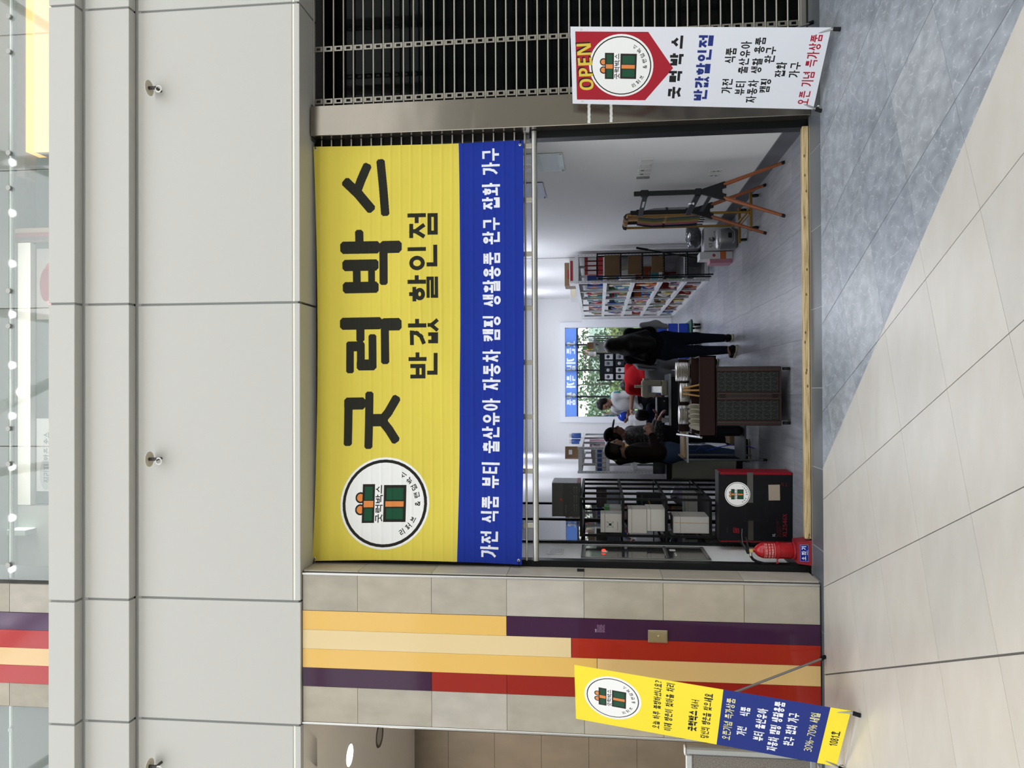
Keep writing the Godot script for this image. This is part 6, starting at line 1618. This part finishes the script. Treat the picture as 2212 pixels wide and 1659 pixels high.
func human(t: Node3D, j: Dictionary, o: Dictionary) -> void:
	var sc: float = o.get("scale", 1.0)
	var lo := V(1e9, 1e9, 1e9); var hi := -lo
	for k in j:
		if k != "face" and k != "hup": lo = lo.min(j[k]); hi = hi.max(j[k])
	lo -= Vector3.ONE * 0.2; hi += Vector3.ONE * 0.2
	lo.y = maxf(lo.y, -0.03)
	var rt: Vector3 = (j.shr - j.shl).normalized()
	var up: Vector3 = (j.chest - j.hip).normalized()
	rt = (rt - up * rt.dot(up)).normalized()
	var fw := up.cross(rt)
	var tb := Basis(rt, up, -fw)
	var trunk := func(f: Field, e: float) -> void:
		f.ell(j.chest, V(0.150, 0.165, 0.105) * sc + Vector3.ONE * e, tb)
		f.ell(j.chest.lerp(j.hip, 0.5), V(0.125, 0.13, 0.092) * sc + Vector3.ONE * e, tb)
		f.cap(j.shl, j.shr, 0.056 * sc + e, 0.056 * sc + e)
	var pelvis := func(f: Field, e: float) -> void:
		f.ell(j.hip, V(0.152, 0.11, 0.108) * sc + Vector3.ONE * e, tb)
		f.cap(j.hpl, j.hpr, 0.085 * sc + e, 0.085 * sc + e)
	var leg := func(f: Field, e: float, part_: float) -> void:
		for s in ["l", "r"]:
			f.cap(j["hp" + s], j["kn" + s], 0.082 * sc + e, 0.055 * sc + e)
			f.cap(j["kn" + s], j["kn" + s].lerp(j["an" + s], part_), 0.054 * sc + e, lerpf(0.054, 0.036, part_) * sc + e)
	var arm := func(f: Field, e: float, part_: float) -> void:   # 1 to the elbow, 2 to the wrist
		for s in ["l", "r"]:
			f.cap(j["sh" + s], j["sh" + s].lerp(j["el" + s], minf(part_, 1.0)), 0.05 * sc + e, lerpf(0.05, 0.04, minf(part_, 1.0)) * sc + e)
			if part_ > 1.0: f.cap(j["el" + s], j["el" + s].lerp(j["wr" + s], part_ - 1.0), 0.04 * sc + e, lerpf(0.04, 0.028, part_ - 1.0) * sc + e)
	# the body
	var skin := Field.new(lo, hi, 0.015)
	trunk.call(skin, 0.0); pelvis.call(skin, 0.0); leg.call(skin, 0.0, 1.0); arm.call(skin, 0.0, 2.0)
	for s in ["l", "r"]: skin.cap(j["an" + s], j["to" + s], 0.034 * sc, 0.03 * sc)
	skin.cap(j.chest + up * 0.13 * sc, j.neck, 0.06 * sc, 0.05 * sc)
	skin.cap(j.neck, j.head, 0.05 * sc, 0.055 * sc)
	var g := skin.into(G())
	# the head
	var hc: Vector3 = j.head
	var hu: Vector3 = j.get("hup", Vector3.UP)
	hu = hu.normalized()
	var hf: Vector3 = j.face
	hf = (hf - hu * hf.dot(hu)).normalized()
	var hr := hf.cross(hu)
	var hb := Basis(hr, hu, -hf)
	var hs: float = o.get("head", 1.0)
	var H := func(x: float, y: float, z: float) -> Vector3: return hc + hb * (V(x, y, -z) * hs)
	var hd := Field.new(hc - Vector3.ONE * 0.16 * hs, hc + Vector3.ONE * 0.16 * hs, 0.0075, 150.0)
	hd.ell(H.call(0, 0.03, -0.012), V(0.072, 0.083, 0.092) * hs, hb)
	hd.ell(H.call(0, -0.035, 0.022), V(0.058, 0.07, 0.066) * hs, hb)
	hd.ell(H.call(0, -0.088, 0.05), V(0.026, 0.02, 0.022) * hs, hb)
	hd.cap(H.call(0, 0.012, 0.078), H.call(0, -0.022, 0.1), 0.009 * hs, 0.013 * hs)
	for sx in [-1.0, 1.0]:
		hd.ell(H.call(sx * 0.012, -0.026, 0.09), V(0.008, 0.007, 0.008) * hs, hb)
		hd.cap(H.call(sx * 0.012, 0.022, 0.078), H.call(sx * 0.045, 0.022, 0.066), 0.008 * hs, 0.007 * hs)
		hd.ell(H.call(sx * 0.076, 0.0, -0.012), V(0.008, 0.03, 0.018) * hs, hb)
		hd.ell(H.call(sx * 0.04, -0.022, 0.06), V(0.02, 0.018, 0.016) * hs, hb)
	hd.cap(H.call(-0.018, -0.056, 0.082), H.call(0.018, -0.056, 0.082), 0.006 * hs, 0.006 * hs)
	hd.cap(H.call(-0.014, -0.066, 0.08), H.call(0.014, -0.066, 0.08), 0.007 * hs, 0.007 * hs)
	hd.cap(H.call(0, -0.06, -0.02), j.neck, 0.05 * sc, 0.05 * sc)
	hd.into(g)
	for s in ["l", "r"]:
		var hk: Array = o.get("hand_" + s, [j["wr" + s] - j["el" + s], -rt if s == "r" else rt, 0.35])
		hand(g, j["wr" + s], hk[0], hk[1], hk[2], o.get("hand_scale", 0.95) * sc, 1.0 if s == "r" else -1.0)
	part("body", g, M(o.get("skin", "a87f68"), 0.55), t)
	var eg := G()
	for sx in [-1.0, 1.0]:
		eg.ball(H.call(sx * 0.03, 0.006, 0.077), Vector3.ONE * 0.009 * hs, Basis(), 10, 6)
	part("eyes", eg, M("1d1613", 0.2), t).set_meta("kind", "stuff")
	# hair
	if o.get("hair", "") != "":
		var hm := M(o.get("hair_colour", "0d0b0b"), 0.45, 0.0, 0.3)
		var he := Field.new(hc - V(0.3, 0.75, 0.3), hc + V(0.3, 0.2, 0.3), 0.011, 90.0)
		he.ell(H.call(0, 0.045, -0.022), V(0.084, 0.086, 0.1) * hs, hb)
		he.ell(H.call(0, -0.02, -0.055), V(0.072, 0.075, 0.06) * hs, hb)
		for sx in [-1.0, 1.0]: he.ell(H.call(sx * 0.066, 0.0, -0.02), V(0.02, 0.06, 0.045) * hs, hb)
		he.cut(func(p):
			var q: Vector3 = hb.transposed() * (p - hc) / hs
			return ((-q.z) - 0.035 - maxf(0.0, q.y - 0.045) * 1.6) * hs)
		match o.hair:
			"long":
				he.cap(H.call(0, 0.02, -0.06), H.call(0, -0.2, -0.1), 0.085, 0.13)
				he.cap(H.call(0, -0.2, -0.12), H.call(0.0, -0.43, -0.11), 0.125, 0.1)
				he.cap(H.call(-0.06, -0.1, -0.07), H.call(-0.14, -0.36, -0.09), 0.06, 0.06); he.cap(H.call(0.06, -0.1, -0.07), H.call(0.13, -0.38, -0.09), 0.06, 0.06)
			"tail":
				he.cap(H.call(0, 0.0, -0.1), H.call(0, -0.05, -0.14), 0.035, 0.04)
				he.cap(H.call(0, -0.05, -0.14), H.call(0, -0.24, -0.13), 0.042, 0.018)
				he.cap(H.call(0.055, 0.05, 0.05), H.call(0.072, -0.07, 0.035), 0.018, 0.01); he.cap(H.call(-0.055, 0.05, 0.05), H.call(-0.072, -0.07, 0.035), 0.018, 0.01)
				he.cap(H.call(-0.05, 0.085, 0.055), H.call(0.05, 0.075, 0.07), 0.018, 0.016)
			"fringe":
				he.cap(H.call(-0.05, 0.075, 0.06), H.call(0.05, 0.07, 0.065), 0.02, 0.018)
		part("hair", he.into(G()), hm, t)
	# clothes
	var tp := Field.new(lo, hi, 0.014, 60.0)
	trunk.call(tp, 0.014)
	tp.ell(j.hip + up * 0.02, V(0.155, o.get("top_drop", 0.09), 0.11) * sc + Vector3.ONE * 0.018, tb)
	arm.call(tp, 0.014, o.get("sleeve", 2.0))
	if o.get("collar", true): tp.cap(j.chest + up * 0.15 * sc, j.chest.lerp(j.neck, 0.8), 0.062 * sc, 0.056 * sc)
	var hem: Vector3 = j.hip - up * o.get("hem", 0.06)
	tp.cut(func(p): return (hem - p).dot(up))
	part(o.get("top_name", "shirt"), tp.into(G()), o.top, t)
	var bt := Field.new(lo, hi, 0.015, 60.0)
	pelvis.call(bt, 0.012); leg.call(bt, 0.012, o.get("trouser", 0.94))
	bt.ell(j.hip + up * 0.05, V(0.14, 0.09, 0.1) * sc + Vector3.ONE * 0.01, tb)
	part(o.get("bottom_name", "trousers"), bt.into(G()), o.bottom, t)
	for s in ["l", "r"]:
		var an: Vector3 = j["an" + s]; var to: Vector3 = j["to" + s]
		var sh := Field.new(an.min(to) - Vector3.ONE * 0.09, an.max(to) + Vector3.ONE * 0.09, 0.009, 120.0)
		var hl := an - (to - an).normalized() * 0.035; hl.y = minf(an.y, 0.05)
		sh.cap(V(hl.x, hl.y, hl.z), to, 0.042 * sc, 0.036 * sc); sh.cap(an, V(an.x, 0.05, an.z), 0.042 * sc, 0.045 * sc)
		sh.cut(func(p): return 0.012 - p.y)
		var so := part("shoe", sh.into(G()), M(o.get("shoe", "0c0c0d"), 0.5), t)
		var sl := Field.new(an.min(to) - Vector3.ONE * 0.09, an.max(to) + Vector3.ONE * 0.09, 0.009, 120.0)
		sl.cap(V(hl.x, 0.014, hl.z), V(to.x, 0.014, to.z), 0.046 * sc, 0.041 * sc)
		sl.cut(func(p): return maxf(-p.y, p.y - 0.022))
		part("sole", sl.into(G()), M(o.get("sole", "a19a8c"), 0.6), so)

func stand(h: float, f: Vector3, lean := Vector3.ZERO) -> Dictionary:
	# a relaxed standing pose, h tall, looking along f; arms hanging
	var r := f.cross(Vector3.UP).normalized()
	var k := h / 1.7
	var d := {"hip": V(0, 0.93, 0) * k, "chest": V(0, 1.24, 0) * k + lean, "neck": V(0, 1.46, 0) * k + lean * 1.3, "head": V(0, 1.585, 0) * k + f * 0.015 + lean * 1.5, "face": f}
	for s in ["l", "r"]:
		var sg := -1.0 if s == "l" else 1.0
		d["sh" + s] = V(0, 1.38, 0) * k + lean * 1.1 + r * sg * 0.165 * k
		d["el" + s] = V(0, 1.10, 0) * k + lean * 0.8 + r * sg * 0.215 * k - f * 0.02
		d["wr" + s] = V(0, 0.87, 0) * k + lean * 0.6 + r * sg * 0.225 * k + f * 0.05
		d["hp" + s] = V(0, 0.89, 0) * k + r * sg * 0.085 * k
		d["kn" + s] = V(0, 0.48, 0) * k + r * sg * 0.095 * k + f * 0.015
		d["an" + s] = V(0, 0.085, 0) * k + r * sg * 0.1 * k - f * 0.02
		d["to" + s] = V(0, 0.036, 0) * k + r * sg * 0.115 * k + f * 0.12
	return d

func cloth(hex: String) -> StandardMaterial3D:
	var m: StandardMaterial3D = M(hex, 0.85, 0.0, 0.2)
	return m

func people() -> void:
	# 1. woman seen from behind, long black hair, arms folded in front, walking stance
	var f := V(-0.15, 0, -1).normalized()
	var d := stand(1.55, f)
	d.anl = V(-0.07, 0.085, 0.2); d.tol = V(-0.13, 0.038, 0.08); d.knl = V(-0.075, 0.45, 0.06); d.anr = V(0.09, 0.085, -0.08); d.tor = V(0.08, 0.038, -0.22); d.knr = V(0.09, 0.45, -0.05)
	d.ell = V(-0.18, 1.0, -0.05); d.wrl = V(-0.08, 0.97, -0.2); d.elr = V(0.18, 1.0, -0.04); d.wrr = V(0.08, 0.96, -0.21)
	d.face = V(-0.1, -0.2, -1)
	var t := thing("person", "woman seen from behind with long black hair, dark jacket and jeans, in mid-shop", "person", V(0.54, 0.0, -9.56))
	human(t, d, {"hair": "long", "hair_colour": "0a090a", "top": cloth("0e0f14"), "top_name": "jacket", "top_drop": 0.12, "hem": 0.13, "bottom": cloth("121722"), "skin": "8a6755", "shoe": "0d0d0f", "sole": "b9ae98"})
	var jk := thing("grey_cardigan", "grey cardigan carried over the long-haired woman's arms", "cardigan", V(0.56, 0.9, -9.62))
	var fj := Field.new(V(-0.4, -0.25, -0.25), V(0.4, 0.3, 0.25), 0.013, 70.0)
	fj.cap(V(0.24, 0.2, 0.0), V(0.25, 0.02, 0.02), 0.035, 0.045); fj.cap(V(0.25, 0.04, 0.02), V(0.22, -0.1, -0.02), 0.045, 0.03); fj.cap(V(0.22, 0.04, -0.1), V(-0.2, 0.02, -0.24), 0.035, 0.035)
	part("cloth", fj.into(G()), cloth("8d8f93"), jk)
	# 2. man in a red shirt bending forward beyond her, his back to the door
	f = V(-0.45, 0, -1).normalized()
	var r := f.cross(Vector3.UP).normalized()
	d = stand(1.7, f)
	d.chest = V(0, 1.10, 0) + f * 0.17; d.neck = V(0, 1.2, 0) + f * 0.36; d.head = V(0, 1.2, 0) + f * 0.47; d.face = (f * 0.6 + Vector3.DOWN).normalized(); d.hup = (f + Vector3.UP * 0.4).normalized()
	for s in [["l", -1.0], ["r", 1.0]]:
		d["sh" + s[0]] = V(0, 1.19, 0) + f * 0.27 + r * s[1] * 0.17; d["el" + s[0]] = V(0, 0.96, 0) + f * 0.34 + r * s[1] * 0.22; d["wr" + s[0]] = V(0, 0.84, 0) + f * 0.5 + r * s[1] * 0.16
	t = thing("person", "person in a red shirt and pale grey trousers bending forward behind the long-haired woman", "person", V(0.27, 0.0, -10.75))
	human(t, d, {"hair": "short", "top": cloth("a3141c"), "sleeve": 0.75, "bottom": cloth("77787a"), "skin": "8a6755", "hem": 0.04})
	var bg := thing("grey_bag", "grey striped cloth bag hanging at the red-shirted person's right side", "bag", V(0.37, 0.96, -10.57))
	var fb := Field.new(V(-0.2, -0.25, -0.2), V(0.2, 0.35, 0.2), 0.012, 70.0)
	fb.ell(V(0, 0.02, 0), V(0.1, 0.17, 0.06)); fb.cap(V(0.0, 0.15, 0), V(0.06, 0.3, -0.06), 0.05, 0.03); fb.cap(V(-0.06, -0.05, 0.02), V(-0.06, 0.12, 0.02), 0.05, 0.04)
	part("cloth", fb.into(G()), cloth("76787b"), bg)
	for k in 3: part("stripe", G().tube([V(-0.09 + 0.05 * k, -0.1, 0.062), V(-0.08 + 0.05 * k, 0.03, 0.075), V(-0.06 + 0.05 * k, 0.15, 0.055)], 0.006, 6), cloth("252628"), bg)
	# 3. man in a white and teal shirt looking down at what he holds
	f = V(-0.75, 0, 0.65).normalized()
	r = f.cross(Vector3.UP).normalized()
	d = stand(1.68, f)
	d.face = (f + Vector3.DOWN * 0.7).normalized(); d.hup = (Vector3.UP + f * 0.5).normalized(); d.head = V(0, 1.545, 0) + f * 0.06
	d.elr = V(0, 1.1, 0) + r * 0.22 - f * 0.03; d.wrr = V(0, 1.17, 0) + f * 0.2 + r * 0.1; d.ell = V(0, 1.1, 0) - r * 0.23 + f * 0.02; d.wrl = V(0, 1.12, 0) + f * 0.23 - r * 0.06
	t = thing("person", "dark-haired man in a white shirt with teal shoulder stripes looking down, behind the counter", "person", V(-0.2, 0.0, -12.6))
	human(t, d, {"hair": "short", "top": cloth("c4c6c8"), "sleeve": 0.8, "bottom": cloth("17191d"), "skin": "84604d", "hem": 0.09, "hand_r": [f, Vector3.UP, 0.5], "hand_l": [f, Vector3.UP, 0.5]})
	for s in [-1.0, 1.0]: part("teal_stripe", G().tube([V(0, 1.445, 0) + r * s * 0.1 - f * 0.0, V(0, 1.43, 0) + r * s * 0.17, V(0, 1.38, 0) + r * s * 0.225, V(0, 1.3, 0) + r * s * 0.245], 0.02, 8), cloth("3b8488"), t)
	var bw := thing("blue_bowl", "shiny blue bowl held under the white-shirted man's arm", "bowl", V(-0.2, 0.0, -12.6) + V(0, 1.22, 0) + f * 0.17 + r * 0.20)
	part("bowl", G().lathe([Vector2(0, -0.05), Vector2(0.05, -0.045), Vector2(0.085, 0.0), Vector2(0.095, 0.045), Vector2(0.088, 0.045), Vector2(0.075, 0.0), Vector2(0.0, -0.035)], 24), M("1b3fb0", 0.15), bw)
	bw.basis = Basis(f.cross(Vector3.UP).normalized(), 1.2)
	var gm := thing("white_garment", "white garment drooping from the white-shirted man's hands", "garment", V(-0.2, 0.0, -12.6) + V(0, 0.85, 0) + f * 0.42)
	var fg := Field.new(V(-0.3, -0.45, -0.25), V(0.3, 0.32, 0.3), 0.014, 70.0)
	fg.cap(V(0.02, 0.24, 0), V(0, -0.1, 0.05), 0.1, 0.12); fg.cap(V(0, -0.05, 0.05), V(-0.14, -0.33, 0.12), 0.09, 0.05); fg.cap(V(0.08, 0.1, 0), V(0.12, -0.25, 0.0), 0.06, 0.05)
	for k in 5: fg.cap(V(-0.08 + 0.05 * k, 0.2, 0.09), V(-0.12 + 0.06 * k, -0.2, 0.14), 0.022, 0.03)
	part("cloth", fg.into(G()), cloth("c0c1c3"), gm)
	# 4. child with dark hair and a navy top, back to the door
	f = V(0.2, 0, -1).normalized()
	d = stand(1.12, f)
	t = thing("person", "dark-haired child in a navy top seen from behind, beside the counter", "person", V(-0.36, 0.0, -10.95))
	d.head = V(0, 1.02, 0)
	human(t, d, {"scale": 0.72, "head": 0.88, "hair": "fringe", "hair_colour": "0c0a0a", "top": cloth("141a2c"), "bottom": cloth("16181d"), "skin": "8a6755"})
	# 5. man in a black cap and patterned shirt, in profile
	f = V(0.9, 0, 0.25).normalized()
	r = f.cross(Vector3.UP).normalized()
	d = stand(1.53, f)
	d.face = V(1.0, -0.05, 0.15)
	d.elr = V(0, 0.93, 0) + r * 0.18 + f * 0.03; d.wrr = V(0, 0.9, 0) + r * 0.12 + f * 0.25; d.ell = V(0, 0.93, 0) - r * 0.18 + f * 0.04; d.wrl = V(0, 0.92, 0) - r * 0.05 + f * 0.2
	t = thing("person", "man in a black cap and glasses with a black patterned shirt, in profile", "person", V(-0.58, 0.0, -9.72))
	var pat := tri_mat(noise_tex(0.05, Color("050506"), Color("8b8781"), 91, 256, 2, Color("121214")), V(2.2, 2.2, 2.2), 0.8)
	human(t, d, {"hair": "short", "top": pat, "sleeve": 1.8, "hand_scale": 0.85, "bottom": cloth("15161b"), "skin": "80594a", "hand_r": [f + Vector3.DOWN * 0.3, Vector3.DOWN, 0.3], "hand_l": [f, Vector3.DOWN, 0.4]})
	var hc: Vector3 = d.head
	var cp := thing("cap", "black baseball cap with a red dot on the patterned-shirt man", "cap", V(-0.58, 0.0, -9.72) + hc)
	var hb := Basis(f.cross(Vector3.UP), Vector3.UP, -f)
	var cf := Field.new(V(-0.2, -0.06, -0.2), V(0.2, 0.2, 0.2), 0.009, 120.0)
	cf.ell(V(0, 0.05, 0) - f * 0.018, V(0.094, 0.108, 0.112), hb)
	cf.cut(func(p): return 0.035 - p.y)
	part("crown", cf.into(G()), cloth("08080a"), cp)
	var bf := Field.new(V(-0.25, 0.0, -0.25), V(0.25, 0.12, 0.25), 0.008, 150.0)
	bf.ell(V(0, 0.036, 0) + f * 0.125, V(0.075, 0.012, 0.08), hb * Basis(Vector3.RIGHT, -0.18))
	part("brim", bf.into(G()), cloth("08080a"), cp)
	part("red_dot", G().ball(V(0, 0.075, 0.0) + r * 0.088 - f * 0.03, V(0.012, 0.012, 0.006), Basis(), 10, 6), M("c2281e", 0.5), cp)
	part("glasses", G().tube([hc + f * 0.1 + r * 0.045 + V(0, -0.008, 0), hc + f * 0.075 + r * 0.078 + V(0, 0.0, 0), hc - f * 0.0 + r * 0.086 + V(0, 0.0, 0)], 0.0025, 6).tube([hc + f * 0.1 + r * 0.045 + V(0, 0.008, 0), hc + f * 0.1 + r * 0.012 + V(0, 0.008, 0), hc + f * 0.1 + r * 0.012 + V(0, -0.02, 0), hc + f * 0.1 + r * 0.045 + V(0, -0.02, 0), hc + f * 0.1 + r * 0.045 + V(0, 0.008, 0)], 0.002, 6), M("2b2624", 0.3), t)
	# 6. woman with a ponytail and a dark jumper, in profile before him
	f = V(0.95, 0, -0.12).normalized()
	r = f.cross(Vector3.UP).normalized()
	d = stand(1.58, f)
	d.face = V(1.0, -0.28, 0.0); d.head = V(0, 1.46, 0) + f * 0.045; d.neck = V(0, 1.345, 0)
	d.elr = V(0, 0.99, 0) + r * 0.17 + f * 0.0; d.wrr = V(0, 1.06, 0) + r * 0.10 + f * 0.2; d.ell = V(0, 1.0, 0) - r * 0.17 + f * 0.04; d.wrl = V(0, 1.05, 0) - r * 0.04 + f * 0.22
	t = thing("person", "woman with a dark ponytail, brown-black jumper and jeans, in profile before the capped man", "person", V(-0.715, 0.0, -8.72))
	human(t, d, {"hair": "tail", "hair_colour": "0f0b0a", "top": cloth("1a1412"), "sleeve": 1.9, "hand_scale": 0.82, "bottom": cloth("2c3a50"), "skin": "8c6857", "hand_r": [f * 0.8 + Vector3.UP * 0.5, -r, 0.5]})
	part("hair_tie", G().ball(d.head - V(1, 0.28, 0).normalized() * 0.0 - f * 0.13 + V(0, -0.01, 0), V(0.02, 0.03, 0.03), Basis(), 10, 6), M("8f8a5a", 0.6), t)
